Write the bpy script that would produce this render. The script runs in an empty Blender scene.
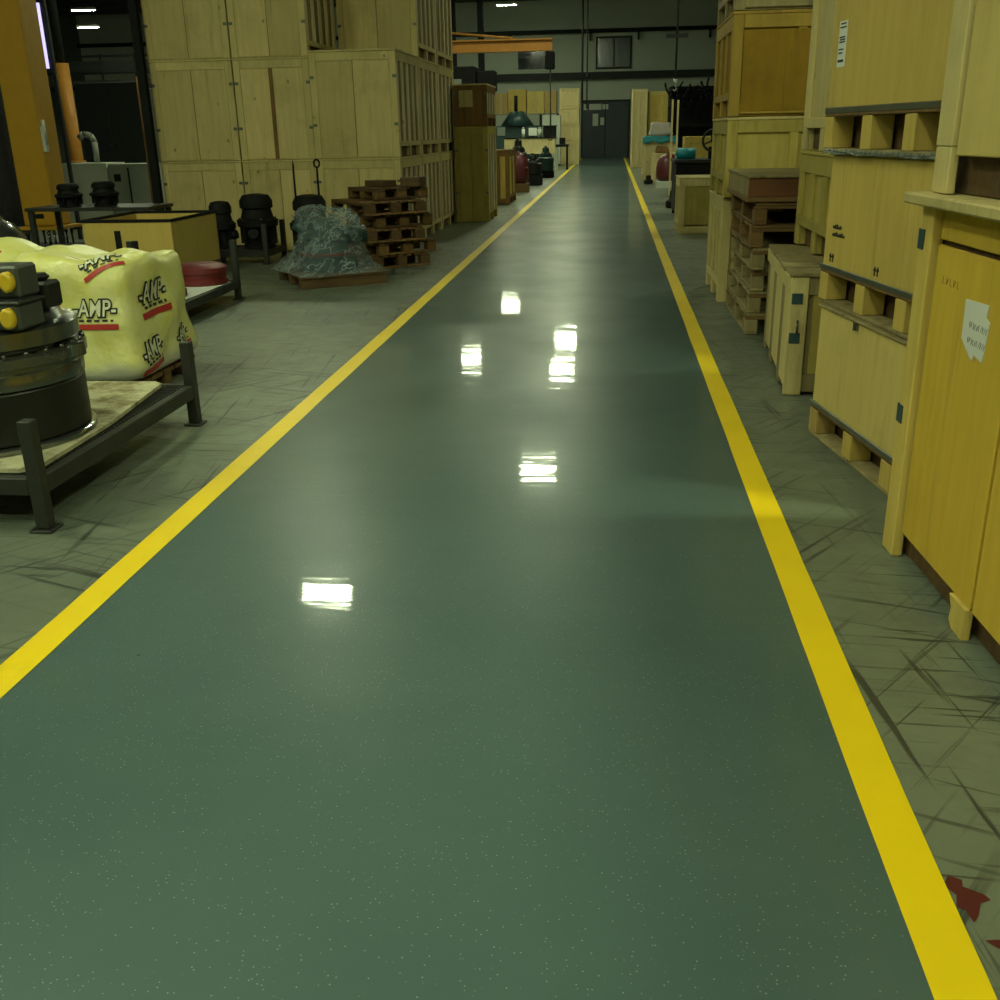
import bpy, bmesh, math, random
from mathutils import Vector, Matrix, noise
from mathutils.bvhtree import BVHTree
PI = math.pi
random.seed(7)
S = bpy.context.scene
COL = S.collection

# ------------------------------------------------------------------ helpers
def box(bm, x0, x1, y0, y1, z0, z1, mi=0):
    v = [bm.verts.new(p) for p in ((x0,y0,z0),(x1,y0,z0),(x1,y1,z0),(x0,y1,z0),(x0,y0,z1),(x1,y0,z1),(x1,y1,z1),(x0,y1,z1))]
    for f in ((0,3,2,1),(4,5,6,7),(0,1,5,4),(1,2,6,5),(2,3,7,6),(3,0,4,7)):
        q = bm.faces.new([v[i] for i in f]); q.material_index = mi

def tube(bm, p0, p1, r0, r1=None, seg=12, mi=0):
    r1 = r0 if r1 is None else r1
    p0 = Vector(p0); p1 = Vector(p1); d = (p1-p0).normalized()
    a = d.cross(Vector((0,0,1)))
    if a.length < 1e-4: a = Vector((1,0,0))
    a.normalize(); b = d.cross(a)
    A = []; B = []
    for i in range(seg):
        t = 2*PI*i/seg; u = a*math.cos(t)+b*math.sin(t)
        A.append(bm.verts.new(p0+u*r0)); B.append(bm.verts.new(p1+u*r1))
    for i in range(seg):
        j = (i+1) % seg
        f = bm.faces.new((A[i],A[j],B[j],B[i])); f.smooth = True; f.material_index = mi
    bm.faces.new(A[::-1]).material_index = mi; bm.faces.new(B).material_index = mi

def path(bm, pts, r, seg=8):
    for a, b in zip(pts[:-1], pts[1:]): tube(bm, a, b, r, r, seg)

def lathe(bm, prof, c=(0,0), seg=48, mi=0, axis='Z'):
    rings = []
    for r, z in prof:
        ring = []
        for i in range(seg):
            t = 2*PI*i/seg
            if axis == 'Z': p = (c[0]+r*math.cos(t), c[1]+r*math.sin(t), z)
            else: p = (z, c[0]+r*math.cos(t), c[1]+r*math.sin(t))
            ring.append(bm.verts.new(p))
        rings.append(ring)
    for A, B in zip(rings[:-1], rings[1:]):
        for i in range(seg):
            j = (i+1) % seg
            f = bm.faces.new((A[i],A[j],B[j],B[i])); f.smooth = True; f.material_index = mi
    bm.faces.new(rings[0][::-1]).material_index = mi
    bm.faces.new(rings[-1]).material_index = mi

def obj(name, bm, mat, parent=None, loc=(0,0,0), rz=0, bev=0, sharp=False, smooth_by=None):
    bmesh.ops.recalc_face_normals(bm, faces=bm.faces)
    me = bpy.data.meshes.new(name); bm.to_mesh(me); bm.free()
    for m in (mat if isinstance(mat, (list, tuple)) else [mat]): me.materials.append(m)
    o = bpy.data.objects.new(name, me); COL.objects.link(o)
    o.location = loc; o.rotation_euler = (0,0,rz)
    if parent: o.parent = parent
    if smooth_by is not None:
        me.set_sharp_from_angle(angle=math.radians(smooth_by))
    if bev:
        b = o.modifiers.new('edge', 'BEVEL'); b.width = bev; b.segments = 1; b.limit_method = 'ANGLE'; b.angle_limit = math.radians(50)
    return o

def tag(o, label, cat, group=None, kind=None):
    o['label'] = label; o['category'] = cat
    if group: o['group'] = group
    if kind: o['kind'] = kind
    return o

def thing(name, label, cat, loc=(0,0,0), rz=0, group=None):
    o = bpy.data.objects.new(name, None); COL.objects.link(o)
    o.location = loc; o.rotation_euler = (0,0,math.radians(rz)); o.empty_display_size = .1
    return tag(o, label, cat, group)

def dup(o, loc, label, rz=None, parent=None, group=None):
    c = o.copy(); COL.objects.link(c)
    if parent: c.parent = parent
    else:
        c.location = loc; c['label'] = label
        if rz is not None: c.rotation_euler = (0,0,math.radians(rz))
        if group: c['group'] = group
    for ch in [k for k in COL.objects if k.parent == o]: dup(ch, None, None, parent=c)
    return c

def bxo(name, mat, parent, *b, bev=0.003):
    bm = bmesh.new()
    for q in b: box(bm, *q)
    return obj(name, bm, mat, parent, bev=bev)

def struct(name, bm, mat, parent=None):
    o = obj(name, bm, mat, parent)
    if not parent: o['kind'] = 'structure'
    return o

# ------------------------------------------------------------------ materials
def new_mat(name):
    m = bpy.data.materials.new(name); m.use_nodes = True
    nt = m.node_tree; p = nt.nodes['Principled BSDF']
    return m, nt, p
def N(nt, t, **kw):
    n = nt.nodes.new(t)
    for k, v in kw.items(): setattr(n, k, v)
    return n
def coords(nt, scale=(1,1,1), rot=(0,0,0), rand=False, kind='Object'):
    tc = N(nt, 'ShaderNodeTexCoord'); mp = N(nt, 'ShaderNodeMapping')
    mp.inputs['Scale'].default_value = scale
    mr_ = N(nt, 'ShaderNodeMapping'); mr_.inputs['Rotation'].default_value = rot
    nt.links.new(mr_.outputs[0], mp.inputs[0])
    if rand:
        oi = N(nt, 'ShaderNodeObjectInfo'); ml = N(nt, 'ShaderNodeMath', operation='MULTIPLY'); ml.inputs[1].default_value = 37.0
        nt.links.new(oi.outputs['Random'], ml.inputs[0])
        va = N(nt, 'ShaderNodeVectorMath', operation='ADD')
        nt.links.new(tc.outputs[kind], va.inputs[0]); nt.links.new(ml.outputs[0], va.inputs[1])
        nt.links.new(va.outputs[0], mr_.inputs[0])
    else: nt.links.new(tc.outputs[kind], mr_.inputs[0])
    return mp.outputs[0]
def noi(nt, vec, scale, detail=3, rough=.55):
    n = N(nt, 'ShaderNodeTexNoise'); n.inputs['Scale'].default_value = scale; n.inputs['Detail'].default_value = detail; n.inputs['Roughness'].default_value = rough
    nt.links.new(vec, n.inputs['Vector']); return n.outputs['Fac']
def ramp(nt, fac, stops):
    r = N(nt, 'ShaderNodeValToRGB'); el = r.color_ramp.elements
    while len(el) < len(stops): el.new(.5)
    for e, (p, c) in zip(el, stops):
        e.position = p; e.color = (c, c, c, 1) if isinstance(c, (int, float)) else (*c, 1)
    nt.links.new(fac, r.inputs[0]); return r.outputs[0]
def mix(nt, fac, a, b, mode='MIX'):
    m = N(nt, 'ShaderNodeMix', data_type='RGBA', blend_type=mode)
    for i, v in ((0, fac), (6, a), (7, b)):
        if isinstance(v, (int, float)): m.inputs[i].default_value = v if i == 0 else (v,v,v,1)
        elif isinstance(v, tuple): m.inputs[i].default_value = (*v, 1)
        else: nt.links.new(v, m.inputs[i])
    return m.outputs[2]
def bump(nt, p, h, strength, dist=.01):
    b = N(nt, 'ShaderNodeBump'); b.inputs['Strength'].default_value = strength; b.inputs['Distance'].default_value = dist
    nt.links.new(h, b.inputs['Height']); nt.links.new(b.outputs[0], p.inputs['Normal'])

def wood(name, a, b, grain='Z', stain=.25, rough=.75, var=.16, stain_col=(.05,.04,.015)):
    m, nt, p = new_mat(name)
    sc = {'Z': (14,14,1.2), 'X': (1.2,14,14), 'Y': (14,1.2,14)}[grain]
    v = coords(nt, sc, rand=True); v2 = coords(nt, (1,1,1), rand=True)
    g = noi(nt, v, 1.6, 4, .6)
    c = mix(nt, ramp(nt, g, ((.3,0),(.72,1))), a, b)
    bl = noi(nt, v2, 2.2, 3)
    c = mix(nt, ramp(nt, bl, ((.35,0.0),(.75,.5))), c, b)
    st = noi(nt, coords(nt, tuple(s*.35 for s in sc), rand=True), 1.5, 5, .7)
    c = mix(nt, ramp(nt, st, ((.57,0),(.78,min(1,stain*1.4)))), c, stain_col)
    sg = noi(nt, v2, 1.4, 6, .68)
    c = mix(nt, ramp(nt, sg, ((.50,0),(.74,min(.5,stain*1.3)))), c, tuple(x*.45 for x in b))
    kn = N(nt, 'ShaderNodeTexVoronoi'); kn.inputs['Scale'].default_value = 3.2; kn.inputs['Randomness'].default_value = 1
    nt.links.new(coords(nt, (1,1,.7), rand=True), kn.inputs['Vector'])
    c = mix(nt, ramp(nt, kn.outputs['Distance'], ((.03,.6),(.07,0))), c, (.09,.055,.02))
    oi = N(nt, 'ShaderNodeObjectInfo')
    mr = N(nt, 'ShaderNodeMapRange'); mr.inputs[3].default_value = 1-var; mr.inputs[4].default_value = 1+var*.4
    nt.links.new(oi.outputs['Random'], mr.inputs[0])
    hs = N(nt, 'ShaderNodeHueSaturation'); nt.links.new(mr.outputs[0], hs.inputs['Value']); nt.links.new(c, hs.inputs['Color'])
    nt.links.new(hs.outputs[0], p.inputs['Base Color'])
    p.inputs['Roughness'].default_value = rough
    p.inputs['Specular IOR Level'].default_value = .3
    bump(nt, p, g, .12, .004)
    return m

def paint(name, c, rough=.5, metal=0, var=.25, scale=6, dirt=(.02,.02,.015), dirt_amt=.35, coat=0, dt=.58):
    m, nt, p = new_mat(name)
    n = noi(nt, coords(nt, rand=True), scale, 5, .65)
    col = mix(nt, ramp(nt, n, ((.3,0),(.7,var))), c, tuple(x*.55 for x in c))
    d = noi(nt, coords(nt, rand=True), scale*.45, 6, .75)
    col = mix(nt, ramp(nt, d, ((dt,0),(dt+.17,dirt_amt))), col, dirt)
    nt.links.new(col, p.inputs['Base Color']); p.inputs['Metallic'].default_value = metal
    nt.links.new(ramp(nt, n, ((.3,max(0,rough-.08)),(.7,min(1,rough+.12)))), p.inputs['Roughness'])
    p.inputs['Coat Weight'].default_value = coat
    if name == 'black_paint': p.inputs['Specular IOR Level'].default_value = .25
    return m

def emit(name, c, s):
    m, nt, p = new_mat(name)
    p.inputs['Emission Color'].default_value = (*c, 1); p.inputs['Emission Strength'].default_value = s
    p.inputs['Base Color'].default_value = (.8,.8,.8,1)
    return m

M = {}
M['pale']   = wood('pale_pine', (0.713,0.581,0.251), (0.581,0.469,0.185), stain=.35)
M['pale2']  = wood('pale_pine_boards', (0.700,0.581,0.250), (0.575,0.475,0.188), stain=.4)
M['slat']   = wood('slat_pine', (0.850,0.712,0.450), (0.625,0.512,0.275), stain=.4)
M['gold']   = wood('golden_plywood', (0.717,0.493,0.058), (0.627,0.416,0.041), stain=.25, var=.08)
M['gold2']  = wood('golden_stile', (0.720,0.552,0.144), (0.600,0.444,0.096), stain=.3, var=.06)
M['ply']    = wood('birch_plywood', (0.684,0.546,0.184), (0.612,0.480,0.143), stain=.3, var=.08)
M['ply2']   = wood('tan_plywood', (.64,.475,.125), (.55,.40,.09), stain=.25, var=.08)
M['orange'] = wood('orange_plywood', (0.350,0.205,0.010), (0.270,0.155,0.008), stain=.6, var=.06)
M['oframe'] = wood('amber_frame', (0.440,0.292,0.050), (0.341,0.220,0.033), stain=.5)
M['olive']  = wood('olive_plywood', (0.504,0.408,0.102), (0.396,0.312,0.066), stain=.4)
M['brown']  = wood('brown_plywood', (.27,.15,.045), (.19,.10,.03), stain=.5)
M['old']    = wood('weathered_wood', (.40,.33,.15), (.24,.19,.08), stain=.8)
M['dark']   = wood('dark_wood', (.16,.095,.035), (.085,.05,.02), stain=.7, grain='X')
M['dark2']  = wood('brown_pallet_wood', (.26,.155,.05), (.15,.085,.03), stain=.6, grain='X')
M['red']    = wood('reddish_board', (.25,.105,.04), (.17,.07,.028), stain=.6, grain='X')
M['cream']  = wood('cream_crate_wood', (0.775,0.650,0.338), (0.625,0.512,0.237), stain=.2)
M['osb']    = wood('chipboard', (.55,.40,.13), (.3,.2,.05), stain=.6)
M['strip']  = paint('steel_strip', (.15,.165,.13), .35, .6)
M['plate']  = paint('blue_grey_plate', (.035,.075,.08), .5, .2)
M['steel']  = paint('turned_steel', (.225,.24,.215), .19, .9, var=.12, dirt_amt=0)
M['block']  = paint('grey_valve_metal', (.10,.11,.095), .4, .4)
M['cast']   = paint('dark_casting', (.032,.033,.028), .42, .6, dirt_amt=.3)
M['black']  = paint('black_paint', (.006,.0065,.006), .7, 0)
M['frame']  = paint('rack_steel', (.050,.053,.043), .5, .5)
M['yellow'] = paint('crane_yellow', (.47,.255,.012), .5, 0, var=.2, dirt_amt=.15)
M['orangep']= paint('crane_orange', (.55,.24,.03), .5, 0, var=.3)
M['darkst'] = paint('dark_structural_steel', (.017,.02,.019), .65, .1)
M['redp']   = paint('red_paint', (.15,.015,.014), .5, 0, var=.4)
M['maroon'] = paint('maroon_paint', (.10,.014,.016), .4, 0, var=.3)
M['teal']   = paint('dark_teal_paint', (.022,.060,.060), .4, 0, var=.4)
M['white']  = paint('white_enamel', (.48,.52,.43), .5, 0, var=.1, dirt_amt=.2)
M['grey']   = paint('grey_enamel', (.24,.27,.22), .5, 0, var=.15)
M['paper']  = paint('white_paper', (.72,.74,.66), .8, 0, var=.06, dirt_amt=.05)
M['board']  = paint('oily_white_board', (.62,.60,.36), .7, 0, var=.45, scale=13, dirt=(.17,.13,.04), dirt_amt=.9, dt=.44)
M['cyan']   = paint('cyan_tarp', (.012,.30,.36), .45, 0, var=.3)
M['cloth']  = paint('pale_cloth', (.62,.55,.48), .8, 0, var=.2)
M['ink']    = paint('black_ink', (.02,.02,.018), .7, 0, dirt_amt=0)
M['redink'] = paint('red_ink', (.45,.03,.02), .5, 0, dirt_amt=0)
M['whiteink']= paint('pale_ink', (.72,.74,.5), .5, 0, dirt_amt=0)
M['yplug']  = paint('yellow_cap', (.70,.48,.02), .4, 0, dirt_amt=.2)
M['carton'] = paint('carton_board', (.46,.33,.12), .8, 0, var=.1)
M['chain']  = paint('chain_steel', (.06,.06,.05), .5, .6)
M['wallp']  = paint('wall_paint', (.50,.55,.45), .8, 0, var=.1, scale=1.2, dirt_amt=.15)
M['wallside']= paint('side_wall_cladding', (.10,.12,.11), .8, 0, var=.2, scale=1)
M['ceil']   = paint('roof_sheet', (.075,.075,.068), .85, 0, var=.15)
M['doorp']  = paint('door_paint', (.035,.05,.06), .5, 0, var=.1, scale=2)
M['glass']  = paint('dark_glass', (.02,.026,.026), .08, 0, var=.05, dirt_amt=0)
M['glassl'] = paint('frosted_glass', (.08,.10,.10), .14, 0, var=.2, dirt_amt=0)
M['lamp']   = emit('lamp_diffuser', (.90,1.0,.64), 195)
M['tubel']  = emit('tube_glow', (.5,.45,.9), .75)
M['poster'] = paint('notice_sheet', (.55,.58,.48), .7, 0, dirt_amt=.05)

# floor concrete
m, nt, p = new_mat('concrete'); M['conc'] = m
v = coords(nt)
n1 = noi(nt, v, .5, 5, .6); n2 = noi(nt, v, 5, 6, .7)
c = mix(nt, ramp(nt, n1, ((.35,0),(.68,1))), (.125,.152,.108), (.20,.232,.165))
c = mix(nt, ramp(nt, n2, ((.4,0),(.72,.55))), c, (.13,.135,.10))
msk = noi(nt, v, .9, 2)
for k, (ang, sx, sy, t, amt) in enumerate(((.35,.9,24,.625,.9),(-.9,.8,28,.63,.9),(1.45,1.0,30,.62,.9),(2.2,.7,22,.63,.85),(.05,1.6,38,.62,.9))):
    s = noi(nt, coords(nt, (sx,sy,1), (0,0,ang)), 1.0, 4, .55)
    sm = ramp(nt, s, ((t-.03,0),(t+.02,amt)))
    mm = ramp(nt, noi(nt, coords(nt, (1,1,1), (0,0,k*1.3)), 1.1+.2*k, 2), ((.40,0),(.58,1)))
    c = mix(nt, mix(nt, 1.0, sm, mm, 'MULTIPLY'), c, (.035,.038,.03))
br = N(nt, 'ShaderNodeTexBrick'); br.inputs['Scale'].default_value = 1; br.inputs['Mortar Size'].default_value = .006
br.inputs['Brick Width'].default_value = 4.0; br.inputs['Row Height'].default_value = 4.65; br.offset = 0
br.inputs['Color1'].default_value = (0,0,0,1); br.inputs['Color2'].default_value = (0,0,0,1); br.inputs['Mortar'].default_value = (1,1,1,1)
nt.links.new(v, br.inputs['Vector'])
c = mix(nt, mix(nt, 1.0, br.outputs['Color'], .7, 'MULTIPLY'), c, (.05,.05,.04))
nt.links.new(c, p.inputs['Base Color'])
nt.links.new(ramp(nt, n2, ((.3,.30),(.7,.48))), p.inputs['Roughness'])
bump(nt, p, n2, .08, .01)

# epoxy walkway
m, nt, p = new_mat('epoxy_green'); M['epoxy'] = m
v = coords(nt)
c = mix(nt, ramp(nt, noi(nt, v, .8, 5, .6), ((.35,0),(.7,1))), (.068,.114,.104), (.088,.138,.126))
fl = N(nt, 'ShaderNodeTexVoronoi'); fl.inputs['Scale'].default_value = 95
nt.links.new(v, fl.inputs['Vector'])
bw = N(nt, 'ShaderNodeRGBToBW'); nt.links.new(fl.outputs['Color'], bw.inputs[0])
sel = ramp(nt, bw.outputs[0], ((.54,0),(.60,1)))
dot = ramp(nt, fl.outputs['Distance'], ((.10,1),(.19,0)))
c = mix(nt, mix(nt, 1.0, mix(nt, 1.0, sel, dot, 'MULTIPLY'), .8, 'MULTIPLY'), c, (.36,.42,.36))
fd = N(nt, 'ShaderNodeTexVoronoi'); fd.inputs['Scale'].default_value = 3.1; nt.links.new(v, fd.inputs['Vector'])
bw2 = N(nt, 'ShaderNodeRGBToBW'); nt.links.new(fd.outputs['Color'], bw2.inputs[0])
c = mix(nt, mix(nt, 1.0, ramp(nt, bw2.outputs[0], ((.62,0),(.66,1))), ramp(nt, fd.outputs['Distance'], ((.012,1),(.024,0))), 'MULTIPLY'), c, (.02,.02,.015))
nt.links.new(c, p.inputs['Base Color'])
r1 = noi(nt, v, 1.3, 4)
nt.links.new(ramp(nt, r1, ((.35,.31),(.7,.40))), p.inputs['Roughness'])
p.inputs['Specular IOR Level'].default_value = .2; p.inputs['Coat Weight'].default_value = .40; p.inputs['Coat Roughness'].default_value = .045
wv = noi(nt, coords(nt, (1.2,5,1)), 1.6, 2)
b = N(nt, 'ShaderNodeBump'); b.inputs['Strength'].default_value = .13; b.inputs['Distance'].default_value = .008
nt.links.new(wv, b.inputs['Height'])
nt.links.new(b.outputs[0], p.inputs['Normal']); nt.links.new(b.outputs[0], p.inputs['Coat Normal'])

m = paint('line_yellow', (.95,.68,.005), .42, 0, var=.12, scale=2, dirt=(.3,.2,.02), dirt_amt=.25); M['line'] = m

# yellow printed film
m, nt, p = new_mat('yellow_film'); M['film'] = m
v = coords(nt)
n = noi(nt, v, 5, 5, .6)
tcz = N(nt, 'ShaderNodeTexCoord'); sx = N(nt, 'ShaderNodeSeparateXYZ'); nt.links.new(tcz.outputs['Object'], sx.inputs[0])
wn = N(nt, 'ShaderNodeMath', operation='ADD'); nt.links.new(sx.outputs['Z'], wn.inputs[0])
wq = N(nt, 'ShaderNodeMath', operation='MULTIPLY'); nt.links.new(noi(nt, v, 3, 3), wq.inputs[0]); wq.inputs[1].default_value = .22; nt.links.new(wq.outputs[0], wn.inputs[1])
cf = mix(nt, ramp(nt, n, ((.35,0),(.7,1))), (.68,.66,.16), (.74,.74,.34))
nt.links.new(mix(nt, ramp(nt, wn.outputs[0], ((.16,0),(.27,1))), (.58,.58,.46), cf), p.inputs['Base Color'])
p.inputs['Roughness'].default_value = .32
bump(nt, p, noi(nt, v, 11, 4, .6), .35, .03)
# clear stretch film
m, nt, p = new_mat('clear_stretch_film'); M['wrap'] = m
v = coords(nt)
p.inputs['Base Color'].default_value = (.36,.46,.45,1); p.inputs['Roughness'].default_value = .10; p.inputs['Specular IOR Level'].default_value = .9
nn = noi(nt, coords(nt, (1,1,1.6)), 7, 6, .65)
bump(nt, p, nn, 1.0, .08)
def fold(rot, sc, scale):
    q = noi(nt, coords(nt, sc, rot), scale, 4, .55)
    a = N(nt, 'ShaderNodeMath', operation='SUBTRACT'); nt.links.new(q, a.inputs[0]); a.inputs[1].default_value = .5
    b = N(nt, 'ShaderNodeMath', operation='ABSOLUTE'); nt.links.new(a.outputs[0], b.inputs[0])
    return ramp(nt, b.outputs[0], ((.0,1),(.035,0)))
fo = mix(nt, 1.0, fold((.5,.3,.2), (1,1,2.2), 3.2), fold((-.6,.4,1.1), (1.6,1,1), 4.0), 'LIGHTEN')
nt.links.new(ramp(nt, fo, ((0,.20),(1,.62))), p.inputs['Alpha'])

# ------------------------------------------------------------------ setting
H = 8.0; XL, XR, Y0, Y1 = -30.0, 9.0, -9.0, 59.0
bm = bmesh.new(); box(bm, XL, XR, Y0, Y1, -.2, 0); struct('floor', bm, M['conc'])
bm = bmesh.new(); box(bm, -1.74, .675, Y0+.02, Y1-.02, .0005, .003); o = struct('floor_walkway', bm, M['epoxy'])
for x, s in ((-1.709, 'left'), (.645, 'right')):
    bm = bmesh.new(); a = [];
    n = 260; ys = [Y0+.02+(Y1-Y0-.04)*i/n for i in range(n+1)]
    vs = []
    for y in ys:
        w = noise.noise((x*3, y*1.7, 0))*.004; w2 = noise.noise((x*3+9, y*1.7, 0))*.004
        vs.append((bm.verts.new((x-.054+w, y, .0045)), bm.verts.new((x+.054+w2, y, .0045))))
    for (p0, p1), (q0, q1) in zip(vs[:-1], vs[1:]): bm.faces.new((p0, p1, q1, q0))
    o = struct('trim_1' if s == 'left' else 'trim_2', bm, M['line'])
    o['label'] = 'yellow painted line along the %s edge of the green walkway' % s
bm = bmesh.new(); box(bm, XL-.3, XR+.3, Y1, Y1+.3, 0, H); struct('wall_back', bm, M['wallp'])
bm = bmesh.new(); box(bm, XL-.3, XR+.3, Y0-.3, Y0, 0, H); struct('wall_front', bm, M['wallside'])
bm = bmesh.new(); box(bm, XL-.3, XL, Y0, Y1, 0, H); struct('wall_left', bm, M['wallside'])
bm = bmesh.new(); box(bm, XR, XR+.3, Y0, Y1, 0, H); struct('wall_right', bm, M['wallside'])
bm = bmesh.new(); box(bm, XL-.3, XR+.3, Y0-.3, Y1+.3, H, H+.2)
for i in range(12): box(bm, XL, XR, -6+i*6-.12, -6+i*6+.12, H-.35, H)
struct('ceiling', bm, M['ceil'])

# far end door, windows, wall rails
bm = bmesh.new(); box(bm, -1.66, .80, Y1-.12, Y1-.001, 0, 2.9); d = struct('door_1', bm, M['doorp'])
bxo('door_frame', M['darkst'], d, (-1.76,-1.66,Y1-.16,Y1-.001,0,3.0), (.80,.90,Y1-.16,Y1-.001,0,3.0), (-1.66,.80,Y1-.16,Y1-.001,2.9,3.0))
bxo('meeting_stile', M['black'], d, (-.45,-.42,Y1-.14,Y1-.121,.02,2.9))
for x0, x1, z0, z1 in ((-1.62,-1.42,2.5,2.8), (-1.32,-.65,2.5,2.8), (-.6,-.28,2.52,2.78)):
    bxo('sign_plate', M['poster'], d, (x0,x1,Y1-.135,Y1-.121,z0,z1))
bxo('notice', M['poster'], d, (-1.12,-.82,Y1-.135,Y1-.121,1.68,2.3)); bxo('notice', M['poster'], d, (-.70,-.5,Y1-.135,Y1-.121,1.72,2.1))
bm = bmesh.new(); box(bm, -.93, .86, Y1-.03, Y1-.001, 4.6, 6.1); w = struct('window_1', bm, M['glassl'])
bxo('window_frame', M['darkst'], w, (-1.0,-.9,Y1-.08,Y1-.002,4.55,6.15),(.82,.92,Y1-.08,Y1-.002,4.55,6.15),(-.9,.82,Y1-.08,Y1-.002,6.06,6.15),(-.9,.82,Y1-.08,Y1-.002,4.55,4.64),(-.06,.0,Y1-.08,Y1-.002,4.64,6.06))
bm = bmesh.new(); box(bm, -5.2, -3.5, Y1-.03, Y1-.001, 4.62, 5.75); w = struct('window_2', bm, M['glass'])
bxo('window_frame', M['wallp'], w, (-5.3,-5.2,Y1-.07,Y1-.002,4.5,5.85),(-3.5,-3.4,Y1-.07,Y1-.002,4.5,5.85),(-5.2,-3.5,Y1-.07,Y1-.002,5.75,5.85),(-5.2,-3.5,Y1-.07,Y1-.002,4.5,4.62))
bm = bmesh.new(); box(bm, XL+.02, XR-.02, Y1-.35, Y1-.09, 4.05, 4.40); box(bm, XL+.02, XR-.02, Y1-.30, Y1-.001, 4.18, 4.28); struct('trim_3', bm, M['darkst'])
bm = bmesh.new(); tube(bm, (XL+.02, Y1-.3, 6.42), (XR-.02, Y1-.3, 6.42), .10)
for x in (-10,-5.6,-1.3,1.25,5): box(bm, x-.05, x+.05, Y1-.3, Y1-.001, 5.95, 6.45)
tag(obj('wall_pipe', bm, M['darkst']), 'long dark pipe running along the end wall above the windows', 'pipe')
# steel columns against the end wall's left part and near the big crates
for i, (x, y, w, lab) in enumerate(((-7.0,47,.34,'dark steel roof column left of the orange crane arm, the wider of two'), (-5.74,47,.26,'narrow dark steel roof column above the orange crane arm'),
        (-5.955,13.22,.10,'dark steel roof column beside the left edge of the big pale crate wall'))):
    t = thing('steel_column', lab, 'column', (x,y,0))
    bxo('shaft', M['black'], t, (-w/2,w/2,-w/2,-w/2+.03,.03,H-.36), (-w/2,w/2,w/2-.03,w/2,.03,H-.36), (-.015,.015,-w/2+.03,w/2-.03,.03,H-.36))
    bxo('base_plate', M['darkst'], t, (-w*.8,w*.8,-w*.8,w*.8,.002,.03))

# ceiling lamps
def make_lamp():
    t = thing('ceiling_lamp', '', 'lamp', (0,0,7.0))
    bxo('housing', M['white'], t, (-.46,.46,-.14,.14,.012,.10), bev=.006)
    bm = bmesh.new(); box(bm, -.44, .44, -.085, .085, 0, .011); obj('diffuser', bm, M['lamp'], t)
    bm = bmesh.new()
    for x in (-.4,.4): tube(bm, (x,0,.05), (x,0,.99), .008, seg=6)
    obj('hanger', bm, M['chain'], t)
    return t
L0 = None
G1 = 'roof lamps out of the picture, some seen as glints on the walkway, some added as fill'  # added fill lamps share this group but leave no glint there
lamps = [(-5.9,57.5,'glowing white roof lamp above the orange crane arm',None),
  (-21.0,42.0,'glowing roof lamp at far upper left, the higher of two',None), (-22.4,45.0,'glowing roof lamp at far upper left, the lower of two',None)]
lamps[0] = (-5.05,51.5,lamps[0][2],None)
for x, y in ((-5.4,17.3),(-1.8,25.2),(-1.75,37.2),(-1.85,43),(-5.5,39),(-5.4,4.6),(-1.6,-1.5),(3.4,3.0),(-12,27),(-5.2,-4.5),(4.7,21),(.8,-4.5),(-8.5,1.5)): lamps.append((x,y,'unseen white roof lamp above the hall, in a set with added fill lamps',G1))  # includes unseen lamps added to brighten the crates and near floor
for x, y, lab, g in lamps:
    if L0 is None: L0 = make_lamp(); o = L0; o.location = (x,y,7.0)
    else: o = dup(L0, (x,y,7.0), lab)
    o['label'] = lab
    if 'far upper left' in lab:
        o.location.z = 6.28 if 'higher' in lab else 5.96
        for ch in o.children:
            if ch.name.startswith('hanger'): ch.scale.z = 8-o.location.z
    if g: o['group'] = g

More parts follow.
